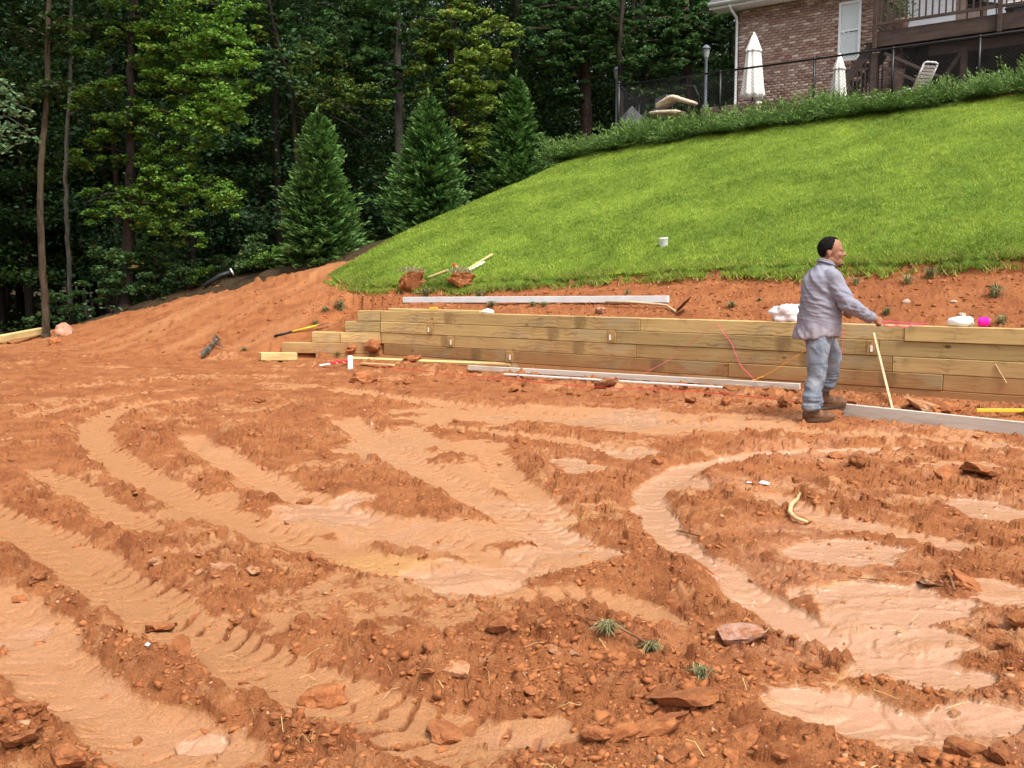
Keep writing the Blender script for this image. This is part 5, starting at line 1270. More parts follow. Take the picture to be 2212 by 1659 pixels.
# patio
PAT = simple('patio_concrete', (.38, .33, .29), .9, .15, .12)
pat = MB().box((11.5, 3.0, .16), (0, 0, 0), None, .01).build('patio', PAT); pat.location = P3(-6.6, 26.45, 5.66); pat.rotation_euler = (0, 0, WALL_YAW); tag(pat, 'concrete patio slab beside the house', kind='structure')
a_, b_ = onv(1555, 252, 24.75), onv(1668, 228, 24.75)
cb = MB().box((2.6, .16, .30), (0, 0, 0), None, .01).build('patio_kerb', simple('kerb_timber', (.14, .095, .08), .9, .1)); cb.location = P3((uv(a_.x, a_.y)[0] + uv(b_.x, b_.y)[0]) / 2, 24.85, 5.72); cb.rotation_euler = (0, 0, WALL_YAW)
tag(cb, 'dark timber edging of the patio under the first umbrella', 'edging')
MB().ball((0, 0, 0), .07, 2, (1.3, 1, .7)).build('path_light', MAT_WHITE).location = P3(uv(*onv(1637, 249, 24.55)[:2])[0], 24.60, 5.80)
tag(bpy.data.objects['path_light'], 'small white dome light at the patio edge', 'light')
# closed umbrellas
CANVAS = Mat('umbrella_canvas', (.78, .77, .72), .85, .15); CANVAS.bump(CANVAS.noise((8, 8, 1.2), 3), .3, .02); CANVAS = CANVAS.done()
def umbrella(px, ytop, ybot, v, zbase, label, wpx, pole_px=None):
    top = onv(px, ytop, v); bot = onv(px, ybot, v); d = top.y; r = wpx / FPX * d / 2 * .88; h = top.z - bot.z
    o = tag(empty('patio_umbrella', (top.x, top.y, zbase)), label, 'umbrella', 'closed patio umbrellas')
    z0 = bot.z - zbase; n = 48
    bm = bmesh.new(); R = []
    for f, rr, fo in ((0, 1.0, .16), (.05, .98, .17), (.25, .86, .15), (.5, .72, .13), (.68, .62, .12), (.715, .60, .12), (.72, .70, .14), (.735, .68, .14), (.80, .55, .12), (.9, .36, .08), (.97, .20, .04), (.985, .1, 0)):
        ring = []
        for k in range(n):
            a = 2 * math.pi * k / n; q = r * rr * (1 + fo * math.cos(8 * a + f * 2)) * (1 + .05 * math.sin(2 * a + 1))
            ring.append(bm.verts.new((q * math.cos(a), q * math.sin(a), z0 + h * f + (.06 * math.cos(8 * a) * h * .4 if f == 0 else 0))))
        R.append(ring)
    for a, b in zip(R, R[1:]):
        for k in range(n): bm.faces.new((a[k], a[(k + 1) % n], b[(k + 1) % n], b[k]))
    bm.faces.new(R[-1]); bm.faces.new(R[0][::-1])
    me = bpy.data.meshes.new('canopy'); bm.to_mesh(me); bm.free(); link('canopy', me, CANVAS, o, True)
    MB().tube([(0, 0, 0), (0, 0, z0 + h * .97)], .024, 8).build('pole', BROWN_STAIN, o, True)
    MB().ball((0, 0, z0 + h), .035, 2, (1, 1, 1.2)).build('finial', CANVAS, o, True)
    MB().lathe([(.24, 0), (.24, .05), (.10, .09), (.05, .28), (.035, .30)], 18).build('base', MAT_BLACK, o, True)
    return o
umbrella(1629, 73, 209, 25.4, 5.74, 'closed white umbrella in front of the brick wall, taller of two', 50)
umbrella(1814, 119, 230, 24.3, 5.45, 'closed white umbrella beside the deck stairs, shorter of two', 38)
# white slatted lounge chair
p = onv(1998, 196, 24.75); o = tag(empty('lounge_chair', (p.x, p.y, p.z - .30), WALL_YAW - .62), 'white plastic lounge chair with raised slatted back', 'lounge chair'); o.scale = (.72, .72, .72); o.location.z += .16
tl = .60
def inclined(u_, w_): return Vector((u_ * math.sin(tl) - .25, w_, .30 + u_ * math.cos(tl)))
for s in (-.26, .26):
    MB().tube([inclined(-.05, s), inclined(.85, s)], .030, 6).build('back_frame', MAT_WHITE, o, True)
    for xx in (-1.2, -.3): MB().tube([(xx, s, .0), (xx, s, .30)], .026, 6).build('leg', MAT_WHITE, o, True)
    MB().tube([(-1.35, s, .30), (-.22, s, .30)], .030, 6).build('seat_frame', MAT_WHITE, o, True)
MB().tube([inclined(.85, -.26), inclined(.90, -.15), inclined(.90, .15), inclined(.85, .26)], .034, 6).build('head_rail', MAT_WHITE, o, True)
for k in range(7):
    sl = MB().box((.085, .52, .014), (0, 0, 0), None, .003).build('back_slat', MAT_WHITE, o); sl.location = inclined(.06 + k * .115, 0); sl.rotation_euler = (0, tl - math.pi / 2, 0)
for k in range(9):
    sl = MB().box((.085, .52, .014), (0, 0, 0), None, .003).build('seat_slat', MAT_WHITE, o); sl.location = (-.30 - k * .118, 0, .31)
# patio seat with beige cushions and a wire chair
CUSH = simple('beige_cushion', (.62, .52, .38), .9, .1, .12, 7., .3, 12.)
p = onv(1445, 250, 24.7); o = tag(empty('cushioned_lounger', (p.x, p.y, p.z - .27), WALL_YAW), 'low lounger with rumpled beige cushions behind the fence', 'lounger')
def cushion(name, size, loc, rot, par):
    mb = MB(); mb.ball((0, 0, 0), 1., 3)
    for v in mb.bm.verts:
        q = v.co; v.co = Vector((math.copysign(abs(q.x) ** .45, q.x) * size[0] / 2, math.copysign(abs(q.y) ** .45, q.y) * size[1] / 2, math.copysign(abs(q.z) ** .7, q.z) * size[2] / 2 + .02 * mnoise.noise(q * 2.3)))
    c = mb.build(name, CUSH, par, True); c.location = loc; c.rotation_euler = rot; return c
cushion('seat_cushion', (1.0, .6, .13), (-.05, 0, .34), (0, .05, 0), o); cushion('back_cushion', (.62, .6, .12), (-.10, .1, .66), (0, -.42, 0), o); cushion('foot_cushion', (.62, .6, .12), (.42, .1, .64), (0, .34, 0), o)
for sx in (-.45, .5):
    for sy in (-.25, .25): MB().tube([(sx, sy, 0), (sx, sy, .58 if sy > 0 else .3)], .016, 6).build('leg', MAT_BLACK, o)
MB().tube([(-.1, .35, .9), (.2, .36, 1.12), (.55, .36, 1.06), (.72, .36, .75), (.74, .36, .3)], .014, 6, True).build('arched_rail', MAT_BLACK, o, True)
p = onv(1408, 250, 25.1); o = tag(empty('wire_chair', (p.x, p.y, p.z - .42), WALL_YAW - .5), 'grey wire mesh patio chair behind the fence', 'chair')
GREYM = simple('grey_metal', (.16, .185, .21), .5, .4)
mb = MB()
for k in range(12): mb.tube([(-.25 + k * .045, .22, .42), (-.28 + k * .051, .30, .95)], .006, 4)
for k in range(10): mb.tube([(-.26, .22 + k * .009, .44 + k * .055), (.28, .22 + k * .009, .44 + k * .055)], .006, 4)
mb.build('back_mesh', GREYM, o); MB().box((.5, .46, .03), (0, 0, .43), None, .01).build('seat', GREYM, o)
MB().tube([(-.25, .22, .42), (-.29, .31, .97), (.29, .31, .97), (.25, .22, .42)], .016, 6).build('back_frame', GREYM, o, True)
for sx in (-.23, .23):
    for sy in (-.2, .2): MB().tube([(sx, sy, 0), (sx * .9, sy * .9, .42)], .014, 6).build('leg', GREYM, o)
# grey ramp board by the fence corner
A = onv(1352, 244, 24.5); B = onv(1384, 278, 24.4); board('grey_board', simple('grey_board_paint', (.13, .135, .145), .8), A, B, .5, .05, 'wide grey board leaning behind the fence corner post', 'board', roll=1.2)

# ------------------------------------------------------------------ chain-link fence
FV = 24.0; RZ = 6.59; FU0 = uv(*onv(1337, 190, FV)[:2])[0]; FU1 = 2.6
fence = empty('chain_link_fence', P3(FU0, FV, 0), WALL_YAW); tag(fence, 'black chain-link fence along the top of the bank', 'fence')
FL = FU1 - FU0; posts = [0] + [uv(*onv(px, 180, FV)[:2])[0] - FU0 for px in (1556, 1758, 1927)]; gap = posts[-1] - posts[-2]
while posts[-1] + gap < FL: posts.append(posts[-1] + gap)
for k, x in enumerate(posts):
    z0 = gh(*P3(FU0 + x, FV)[:2]) - .1; rr = .042 if k == 0 else .030
    po = MB().tube([(0, 0, z0), (0, 0, RZ - .02 if k else RZ + .06)], rr, 10).build('post', MAT_BLACK, fence, True); po.location = (x, 0, 0)
    MB().ball((0, 0, RZ + (.07 if k == 0 else 0)), rr * 1.25, 2).build('post_cap', MAT_BLACK, po, True)
MB().tube([(0, 0, RZ), (FL, 0, RZ)], .026, 8).build('top_rail', MAT_BLACK, fence, True)
def link_mesh(L, z0f, z1, step, rad, slope_side=False):
    V = []; F = []; k = 0; hgt = 1.25
    n = int((L + hgt) / step)
    for sgn in (1, -1):
        for i in range(n):
            s = -hgt + i * step
            a0 = max(0., s); a1 = min(L, s + hgt)
            if a1 <= a0: continue
            za, zb = (a0 - s, a1 - s) if sgn > 0 else (hgt - (a0 - s), hgt - (a1 - s))
            A = np.array([a0, 0, z1 - hgt + za]); B = np.array([a1, 0, z1 - hgt + zb]); d = (B - A) / np.linalg.norm(B - A); w = np.array([-d[2], 0, d[0]]) * rad; q = np.array([0, rad, 0])
            V += [A + w, A - w * .5 + q, A - w * .5 - q, B + w, B - w * .5 + q, B - w * .5 - q]; F += [[k, k + 1, k + 4, k + 3], [k + 1, k + 2, k + 5, k + 4], [k + 2, k, k + 3, k + 5]]; k += 6
    return np.array(V), np.array(F)
V, F = link_mesh(FL, None, RZ, .085, .0032); link('wire_mesh', np_mesh('wire_mesh', V, F, MAT_BLACK), None, fence)
fence2 = empty('chain_link_fence', P3(FU0, FV, 0), WALL_YAW + math.pi / 2); tag(fence2, 'side run of the chain-link fence going back into the trees', 'fence')
MB().tube([(.05, 0, RZ), (1.6, .3, RZ - .25)], .024, 8).build('top_rail', MAT_BLACK, fence2, True)
po = MB().tube([(1.6, .3, 4.2), (1.6, .3, RZ - .25)], .03, 8).build('post', MAT_BLACK, fence2, True)
V, F = link_mesh(1.55, None, RZ - .1, .085, .0032); link('wire_mesh', np_mesh('wire_mesh', V, F, MAT_BLACK), None, fence2)
# lamp posts
def lamp(px, ytop, v, zb, label, k=1.):
    t = onv(px, ytop, v); o = tag(empty('lamp_post', (t.x, t.y, zb)), label, 'lamp post', 'garden lamp posts'); h = t.z - zb
    MB().lathe([(.11, 0), (.12, .05), (.085, .25), (.06, .35), (.045, .5), (.042, h - .42), (.055, h - .40)], 14).build('pole', GREYM, o, True)
    MB().lathe([(.055, h - .38), (.075, h - .33), (.105, h - .12), (.105, h - .11)], 8).build('lantern', simple('frosted_glass', (.22, .25, .24), .3, .5), o)
    MB().lathe([(.13, h - .11), (.125, h - .09), (.07, h - .03), (.02, h)], 12).build('cap', GREYM, o, True)
lamp(1526, 97, 26.3, 5.6, 'grey garden lamp post standing right of the lounger'); lamp(1333, 144, 27.0, 5.2, 'dark garden lamp post half hidden behind the fence corner')

# ================================================================== PLANTING
def tree_root(name, loc, label, cat='tree', group=None): return tag(empty(name, loc), label, cat, group)
# ---- junipers along the crest: feathery arching sprays
def juniper_mesh(seed, n_br=190):
    r = np.random.default_rng(seed); C = []; D = []; Tt = []
    for i in range(n_br):
        a = r.uniform(0, 6.28); e = r.uniform(.10, 1.25); L = r.uniform(.35, 1.1) * (1.1 - .30 * e) * (1 + .35 * math.sin(a * 2 + seed * 2) * math.sin(a * 3 + 1)); base = np.array([r.normal(0, .22), r.normal(0, .22), .02])
        m = int(26 * L) + 6; t = np.linspace(.25, 1, m)
        dx = np.array([math.cos(a) * math.cos(e), math.sin(a) * math.cos(e), math.sin(e)])
        p = base + dx * (t * L)[:, None] + np.array([0, 0, -.22])[None] * (t ** 2 * L * .6)[:, None] + np.array([0, 0, .12])[None] * (np.clip(t - .7, 0, 1))[:, None]
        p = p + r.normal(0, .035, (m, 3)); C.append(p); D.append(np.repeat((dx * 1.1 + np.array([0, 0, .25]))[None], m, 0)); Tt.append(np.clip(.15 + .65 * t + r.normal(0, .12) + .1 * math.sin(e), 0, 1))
    C = np.concatenate(C); D = np.concatenate(D); Tt = np.concatenate(Tt)
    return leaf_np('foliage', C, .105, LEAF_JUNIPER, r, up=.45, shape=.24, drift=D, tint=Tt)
JUN = [juniper_mesh(k) for k in range(3)]
jl = ['leftmost juniper, spilling over the corner of the bank', 'low juniper in front of the fence corner post', 'spreading juniper below the wire chair', 'juniper below the beige cushions', 'juniper below the first fence bay', 'juniper in front of the patio edging', 'juniper below the taller umbrella',
      'juniper between the two umbrellas', 'juniper right at the foot of the shorter umbrella', 'juniper below the deck stairs', 'juniper left of the lounge chair', 'juniper hiding the foot of the lounge chair', 'juniper right of the lounge chair', 'tall juniper below the deck beam', 'tall juniper near the right edge', 'last juniper at the right edge of the crest', 'juniper beyond the right edge', 'juniper farthest along the crest']
for k, lb in enumerate(jl):
    u = -15.3 + k * .86 + random.uniform(-.12, .12); v = 23.12 + random.uniform(-.28, .25); x, y = P3(u, v)[:2]
    o = tree_root('juniper', (x, y, gh(x, y) - .02), 'spreading green ' + lb if not lb.startswith(('leftmost', 'low', 'tall', 'last', 'spreading')) else lb[0].upper() + lb[1:], 'shrub', 'junipers along the crest of the bank')
    for j in range(2 if k % 3 else 3):
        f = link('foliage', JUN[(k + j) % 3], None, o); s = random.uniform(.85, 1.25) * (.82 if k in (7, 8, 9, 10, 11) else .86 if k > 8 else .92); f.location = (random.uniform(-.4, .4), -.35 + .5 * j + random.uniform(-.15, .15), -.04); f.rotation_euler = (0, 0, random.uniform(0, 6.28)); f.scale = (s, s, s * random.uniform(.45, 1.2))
# mulch strip under the junipers
uu = np.linspace(-16.2, 3, 90); tt = np.linspace(0, 1, 8); Um, Tm = np.meshgrid(uu, tt)
Vm = 22.80 + .22 * pnoise(uu * .9, uu * 0, 77)[None] * (1 - Tm) + Tm * 1.9; xm = (Um * T2[0] + Vm * N2[0]).ravel(); ym = (Um * T2[1] + Vm * N2[1]).ravel()
zm = np.maximum(H(xm, ym), lawn_z(xm, ym)) + .035 * np.sin(np.pi * Tm.ravel() * .9 + .25)
i = np.arange(Um.size).reshape(Um.shape)
tag(link('mulch_bed', np_mesh('mulch_bed', np.stack([xm, ym, zm], 1), np.stack([i[:-1, :-1].ravel(), i[:-1, 1:].ravel(), i[1:, 1:].ravel(), i[1:, :-1].ravel()], 1), simple('pine_straw', (.17, .075, .035), .95, .1, .35, 9., .6, 30.), None, True)), 'strip of red-brown pine straw under the junipers', kind='structure')

# ---- cypress trees
def cypress_mesh(seed, n_br=620, full=1.):
    """unit tree: height 1, half width about .27"""
    r = np.random.default_rng(seed); C = []; D = []; Tt = []; S = []
    for i in range(n_br):
        h = r.random() ** 1.15 * .97 + .01; a = r.uniform(0, 6.28)
        prof = .285 * full * (1 - h) ** .84 * (1 - .45 * math.exp(-h / .06)) * (1 + .13 * math.sin(a * 3 + h * 9 + seed) + .16 * math.sin(a * 2 + seed * 2.1) * math.sin(h * 15 + seed * 1.7) + .10 * math.sin(h * 6 + seed * 2.3) + r.normal(0, .13)) + .012
        m = 24; t = np.linspace(.25, 1, m)
        e = .42 + .55 * h + r.normal(0, .10)                     # ascending branches
        rad = t * prof; z = h + t * prof * math.tan(min(e, 1.2)) * .55 - .05 * t ** 2 * (1 - h)
        ca, sa = math.cos(a), math.sin(a)
        side = (r.random(m) - .5) * .055 * (1.2 - .7 * h) * np.sin(np.pi * np.clip(t, .1, .95)) * 2.0
        C.append(np.stack([ca * rad - sa * side, sa * rad + ca * side, z + r.normal(0, .006, m)], 1))
        sg = np.sign(side)[:, None]
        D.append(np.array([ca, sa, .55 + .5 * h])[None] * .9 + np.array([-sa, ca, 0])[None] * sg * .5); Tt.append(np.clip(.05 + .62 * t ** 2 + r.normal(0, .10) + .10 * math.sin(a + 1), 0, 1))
    # leader
    t = np.linspace(.9, 1.05, 16); C.append(np.stack([r.normal(0, .004, 16), r.normal(0, .004, 16), t], 1)); D.append(np.repeat(np.array([[0, 0, 2.]]), 16, 0)); Tt.append(np.full(16, .7))
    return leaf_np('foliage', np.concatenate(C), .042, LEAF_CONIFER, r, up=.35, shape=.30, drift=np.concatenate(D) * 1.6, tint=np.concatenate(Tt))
CYP = [cypress_mesh(1, 900), cypress_mesh(2, 900, 1.05), cypress_mesh(3, 760)]
def cypress(px, ytop, ybase, d, label, k, wk=1.):
    b = atd(px, ybase, d); t = atd(px, ytop, d); g = gh(b.x, b.y); z0 = min(b.z, g + .1); h = (t.z - z0) * .965
    o = tree_root('cypress_tree', (b.x, b.y, z0 - .05), label, 'tree', 'young cypress trees at the edge of the lawn')
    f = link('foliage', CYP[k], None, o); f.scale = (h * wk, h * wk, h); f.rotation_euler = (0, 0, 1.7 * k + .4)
    MB().tube([(0, 0, 0), (0, 0, h * .45), (0, 0, h * .95)], [.07, .045, .01], 7).build('trunk', MAT_BARK_BROWN, o, True)
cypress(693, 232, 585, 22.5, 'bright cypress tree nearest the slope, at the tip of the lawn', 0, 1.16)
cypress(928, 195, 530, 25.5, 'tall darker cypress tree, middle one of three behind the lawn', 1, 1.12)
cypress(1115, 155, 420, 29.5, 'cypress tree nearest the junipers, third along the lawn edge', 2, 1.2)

# ---- broadleaf trees
DENS = 1.9
def crown_mesh(name, clusters, size, mat, seed, up=.62):
    """clusters: (centre, radii, count, tint) -> leaves gathered into layered sprays"""
    r = np.random.default_rng(seed); C = []; Tt = []
    for c, rad, n, ti in clusters:
        n = int(n * DENS)
        q = r.normal(0, .5, (n, 3)); q /= np.maximum(1, np.linalg.norm(q, axis=1, keepdims=True) / 1.15)
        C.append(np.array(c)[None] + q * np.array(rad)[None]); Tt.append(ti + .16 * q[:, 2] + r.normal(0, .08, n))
    return leaf_np(name, np.concatenate(C), size, mat, r, up=up, shape=.62, tint=np.clip(np.concatenate(Tt), 0, 1))
def spray_clusters(A, B, width, thick, n, ti, r, droop=.25, fan=1.):
    """flat leafy limb from A to B, broken into twig clusters"""
    A = np.array(A); B = np.array(B); L = np.linalg.norm(B - A); d = (B - A) / L; s = np.array([-d[1], d[0], 0]); s /= np.linalg.norm(s) + 1e-9; out = []
    m = max(5, int(L / .12)) * 2
    for k in range(m):
        t = r.uniform(.12, 1.04); w = width * (.35 + .8 * math.sin(math.pi * min(.98, t * .85))) * fan
        c = A + d * L * t + s * r.normal(0, .45) * w + np.array([0, 0, r.normal(0, thick * .75) - droop * t * t * L * .25])
        q = r.uniform(.5, 1.2); out.append((c, (.19 * q, .19 * q, .085 * q), max(4, int(n / m)), np.clip(ti + r.normal(0, .13) + .1 * t, 0, 1)))
    return out
def trunk_mb(pts, rad, n=9, wob=.02):
    P = []; R = []
    for i in range(len(pts) - 1):
        for k in range(5):
            f = k / 5; p = Vector(pts[i]).lerp(Vector(pts[i + 1]), f); P.append(p + Vector((random.uniform(-wob, wob), random.uniform(-wob, wob), 0))); R.append(rad[i] * (1 - f) + rad[i + 1] * f)
    P.append(Vector(pts[-1])); R.append(rad[-1])
    R = [r_ * random.uniform(.95, 1.05) for r_ in R]
    return MB().tube(P, R, n)
def edge_tree(name, label, trunk_px, d, wpx, bark, leafm, sprays, leafsize, seed, top=12., group=None, top_crown=True, bare=()):
    """trunk_px: pixels from the foot up; sprays: (from px, to px, depth offset, width, thickness, leaves, tint)"""
    r = np.random.default_rng(seed)
    foot = atd(*trunk_px[0], d); g = gh(foot.x, foot.y); root = Vector((foot.x, foot.y, g - .05))
    o = tree_root(name, root, label, 'tree', group)
    pts = [Vector((0, 0, 0))] + [atd(px, py, d) - root for px, py in trunk_px]; pts = [p for i, p in enumerate(pts) if i == 0 or p.z > pts[0].z + .15]
    last = pts[-1]; pts.append(Vector((last.x + random.uniform(-.5, .5), last.y + random.uniform(-.3, .3), max(last.z + 2, top))))
    rb = wpx / FPX * d / 2; rad = [rb * (1.35 if i == 0 else 1) * (1 - .75 * p.z / pts[-1].z) + .012 for i, p in enumerate(pts)]
    trunk_mb(pts, rad).build('trunk', bark, o, True)
    cl = []; lim = MB()
    for (a, b, dd, w, th, n, ti) in sprays:
        A = atd(*a, d) - root; B = atd(*b, d + dd) - root
        A.z = min(A.z, B.z + .3 + .15 * abs(B.x - A.x))
        if dd == 0: B.y += random.uniform(-.3, .3)
        cl += spray_clusters(A, B, w, th, n, ti, r); mid = A.lerp(B, .5) + Vector((0, 0, .12)); lim.tube([A, mid, B], [max(.012, rb * .32), max(.010, rb * .2), .006], 5)
    for (a, b, c_, rr) in bare:
        A = atd(*a, d - .3) - root; B = atd(*b, d - .8) - root; Cq = atd(*c_, d - 1.2) - root; lim.tube([A, B, Cq], [rr, rr * .7, rr * .2], 5)
    lim.build('limbs', bark, o, True)
    if top_crown:
        for k in range(26):
            a = r.uniform(0, 6.28); rr = r.uniform(.4, 3.2); z = r.uniform(max(6.5, last.z + .3), top + 1.5)
            p = np.array([last.x + math.cos(a) * rr, last.y + math.sin(a) * rr, z]); cl.append((p, (.9, .9, .35), 110, r.uniform(.2, .6)))
    link('crown', crown_mesh('crown', cl, leafsize, leafm, seed), None, o); return o
# left edge: slim curved trunk with few leaves
edge_tree('slim_tree', 'slim light-barked tree with a bent trunk at the edge of the yard', [(100, 715), (97, 640), (88, 520), (86, 400), (95, 280), (104, 150), (106, 0)], 21.5, 14, MAT_BARK_BROWN, LEAF_DEEP,
          [((100, 190), (60, 205), -.3, .3, .1, 90, .5), ((104, 190), (150, 190), 0, .3, .1, 90, .4), ((104, 60), (180, 40), 0, .6, .3, 260, .4), ((104, 80), (20, 60), 0, .6, .3, 300, .3)], .11, 21, 11)
edge_tree('slim_tree', 'thin pale sapling trunk just right of the slim bent tree', [(152, 650), (148, 560), (143, 450), (141, 380), (150, 200), (155, 0)], 25, 9, MAT_BARK_GREY, LEAF_DEEP, [((150, 250), (200, 235), 0, .4, .2, 160, .3), ((150, 120), (110, 100), 0, .4, .2, 160, .3)], .11, 22, 11)
# the maple whose leafy limbs hang over the clearing
M_ = [((280, 150), (515, 60), -.6, .9, .5, 1700, .62), ((280, 190), (525, 235), -.9, .75, .5, 1900, .60), ((280, 120), (480, 150), -.3, .9, .6, 1700, .55), ((280, 210), (440, 275), -.9, .5, .2, 900, .62), ((275, 180), (150, 198), -.7, .45, .18, 800, .50),
      ((280, 30), (560, 12), -.6, .7, .4, 1200, .70), ((280, 20), (330, 60), -1., .8, .4, 900, .38), ((400, 120), (520, 190), -1.5, .6, .35, 900, .78), ((400, 190), (515, 245), -1.6, .45, .25, 800, .80), ((420, 60), (530, 110), -1.3, .7, .4, 900, .78), ((420, 395), (505, 430), -1.5, .3, .2, 500, .75), ((275, 60), (160, 70), -.4, .8, .4, 900, .32), ((280, 80), (420, 40), -.2, .9, .5, 1100, .45),  # outer right limbs: light on them painted in through brighter leaf tint
      ((285, 390), (500, 415), -1.0, .40, .22, 1250, .58), ((285, 350), (410, 325), -.9, .5, .25, 800, .40), ((285, 410), (400, 385), -1.1, .5, .25, 900, .55), ((275, 330), (160, 325), -.8, .5, .3, 800, .38), ((280, 420), (180, 440), -.8, .4, .25, 600, .36),
      ((285, 470), (425, 490), -1.2, .4, .22, 800, .50), ((285, 460), (340, 440), -1.2, .5, .3, 600, .36), ((280, 260), (340, 300), -.8, .6, .3, 700, .30), ((270, 240), (200, 270), -.6, .6, .35, 700, .30)]
edge_tree('maple_tree', 'dark-trunked maple with bright leafy limbs reaching over the clearing', [(272, 655), (276, 560), (282, 420), (284, 280), (282, 150), (290, 0)], 23.5, 24, MAT_BARK_DARK, LEAF_MAPLE, M_, .095, 23, 13)
# branch reaching in from the left edge
edge_tree('beech_sapling', 'sapling with pale blue-green leaves reaching in at the left edge', [(-40, 760), (-35, 500), (-45, 300), (-40, 100)], 15.5, 12, MAT_BARK_GREY, LEAF_PALE, [((-40, 250), (78, 290), 0, .16, .07, 60, .5), ((-40, 230), (68, 238), 0, .14, .06, 45, .6), ((-40, 190), (20, 185), 0, .2, .1, 50, .3), ((-40, 320), (30, 300), 0, .2, .1, 60, .3)], .10, 24, 9, None, False)
# grey trunk in the middle with yellowing crown
edge_tree('grey_barked_tree', 'straight grey-barked tree standing between the first two cypresses', [(866, 500), (864, 400), (862, 250), (858, 100), (855, 0)], 28.5, 21, MAT_BARK_GREY, LEAF_COOL,
          [((860, 150), (700, 90), -.5, 1.2, .6, 1300, .58), ((860, 100), (620, 40), -.3, 1.3, .7, 1500, .52), ((860, 60), (760, 20), -.4, 1.2, .6, 1000, .45), ((860, 190), (760, 160), -.4, .8, .4, 700, .35), ((860, 110), (950, 60), 0, 1., .6, 900, .4), ((860, 30), (560, 0), 0, 1.2, .6, 1200, .40), ((860, 140), (650, 150), -.8, 1.1, .5, 1200, .62), ((860, 80), (590, 90), -.9, 1.1, .5, 1200, .64), ((860, 50), (700, 50), -1.2, 1.1, .5, 1300, .68), ((860, 120), (800, 190), -1.0, .8, .4, 800, .42)], .115, 25, 15)  # leaf tints raised to paint in the light on these limbs
edge_tree('oak_tree', 'yellowing broadleaf tree leaning out behind the middle cypress', [(985, 470), (982, 300), (975, 150), (970, 0)], 28, 15, MAT_BARK_DARK, LEAF_YELLOW,
          [((975, 120), (1090, 60), -.9, 1.0, .45, 1500, .66), ((975, 150), (1095, 105), -.9, .7, .3, 1200, .72), ((975, 180), (1050, 190), -.8, .9, .4, 1200, .58), ((975, 230), (1060, 215), -.9, .6, .3, 700, .60), ((975, 270), (1040, 275), -.9, .6, .35, 900, .48), ((978, 310), (1030, 320), -.8, .5, .3, 600, .40),
           ((975, 60), (900, 40), -.5, 1., .6, 1100, .48), ((975, 100), (900, 130), -.5, .9, .5, 1000, .42), ((975, 20), (1040, 10), -.5, 1.1, .5, 1000, .58), ((978, 200), (920, 210), -.2, .7, .4, 600, .30)], .115, 26, 14)
edge_tree('dying_tree', 'half-bare tree with drooping brown branches left of the grey trunk', [(640, 560), (642, 350), (632, 200), (600, 90), (580, 0)], 27.5, 11, MAT_BARK_DARK, LEAF_YELLOW,
          [((632, 200), (830, 195), -.6, .6, .22, 700, .40), ((632, 160), (720, 130), -.4, .8, .4, 700, .30), ((610, 110), (760, 170), -.4, .8, .35, 700, .34), ((632, 220), (770, 235), -.7, .4, .15, 220, .45), ((600, 80), (560, 60), 0, .9, .5, 600, .32), ((640, 300), (730, 330), -.5, .3, .2, 130, .4)], .10, 27, 12,
          bare=[((635, 190), (740, 230), (830, 285), .022), ((638, 215), (740, 262), (800, 300), .018), ((634, 200), (700, 205), (790, 240), .018), ((640, 240), (700, 280), (760, 330), .014), ((636, 205), (660, 250), (690, 300), .014), ((638, 230), (600, 270), (570, 330), .012)])
# right of the cypresses
edge_tree('pine_tree', 'thick straight dark pine trunk left of the fence corner', [(1268, 285), (1265, 200), (1262, 100), (1258, 0)], 33, 27, MAT_BARK_PINE, LEAF_COOL,
          [((1262, 60), (1180, 70), -.5, 1.1, .5, 1000, .50), ((1262, 40), (1350, 60), -.6, 1.1, .5, 1000, .46), ((1262, 90), (1150, 130), -.6, .9, .4, 800, .44), ((1262, 20), (1130, 20), -.3, 1.3, .6, 1100, .48), ((1262, 100), (1200, 180), -1., .8, .5, 900, .40), ((1262, 80), (1120, 60), -1.2, 1.2, .5, 1100, .58), ((1262, 60), (1210, 110), -1.4, 1., .5, 1000, .55), ((1262, 20), (1330, 20), -1.2, 1.3, .5, 1100, .52), ((1262, 90), (1320, 110), -1.2, .9, .4, 800, .55)], .13, 28, 17)
edge_tree('slim_tree', 'thin dark trunk just behind the fence corner post', [(1342, 275), (1340, 180), (1338, 100), (1345, 0)], 31, 11, MAT_BARK_DARK, LEAF_COOL, [((1340, 80), (1420, 60), -.4, .9, .5, 800, .45), ((1340, 50), (1290, 30), 0, .9, .5, 700, .40), ((1340, 140), (1385, 160), 0, .5, .3, 250, .62)], .125, 29, 13)
edge_tree('slim_tree', 'slim dark trunk above the beige cushions', [(1394, 270), (1392, 180), (1388, 100), (1384, 0)], 34, 11, MAT_BARK_DARK, LEAF_COOL, [((1390, 90), (1470, 80), -.4, 1., .5, 900, .42), ((1390, 50), (1440, 20), 0, 1., .5, 800, .45), ((1390, 120), (1330, 110), 0, .8, .4, 500, .4)], .125, 30, 14)
edge_tree('pine_tree', 'broad dark trunk between the cushions and the lamp post', [(1492, 280), (1487, 180), (1482, 80), (1478, 0)], 33, 21, MAT_BARK_PINE, LEAF_COOL,
          [((1480, 40), (1560, 30), -.6, 1.1, .5, 1000, .50), ((1480, 60), (1420, 100), -.5, 1., .5, 900, .38), ((1480, 10), (1400, 0), 0, 1.2, .5, 900, .42), ((1480, 50), (1400, 40), -1.2, 1.2, .5, 1100, .55), ((1480, 80), (1440, 130), -1.2, .9, .4, 700, .52), ((1480, 30), (1540, 70), -1.2, 1., .5, 900, .50), ((1480, 100), (1360, 90), -1.2, 1., .4, 800, .52), ((1485, 90), (1550, 110), .5, 1., .6, 800, .34)], .13, 31, 16)
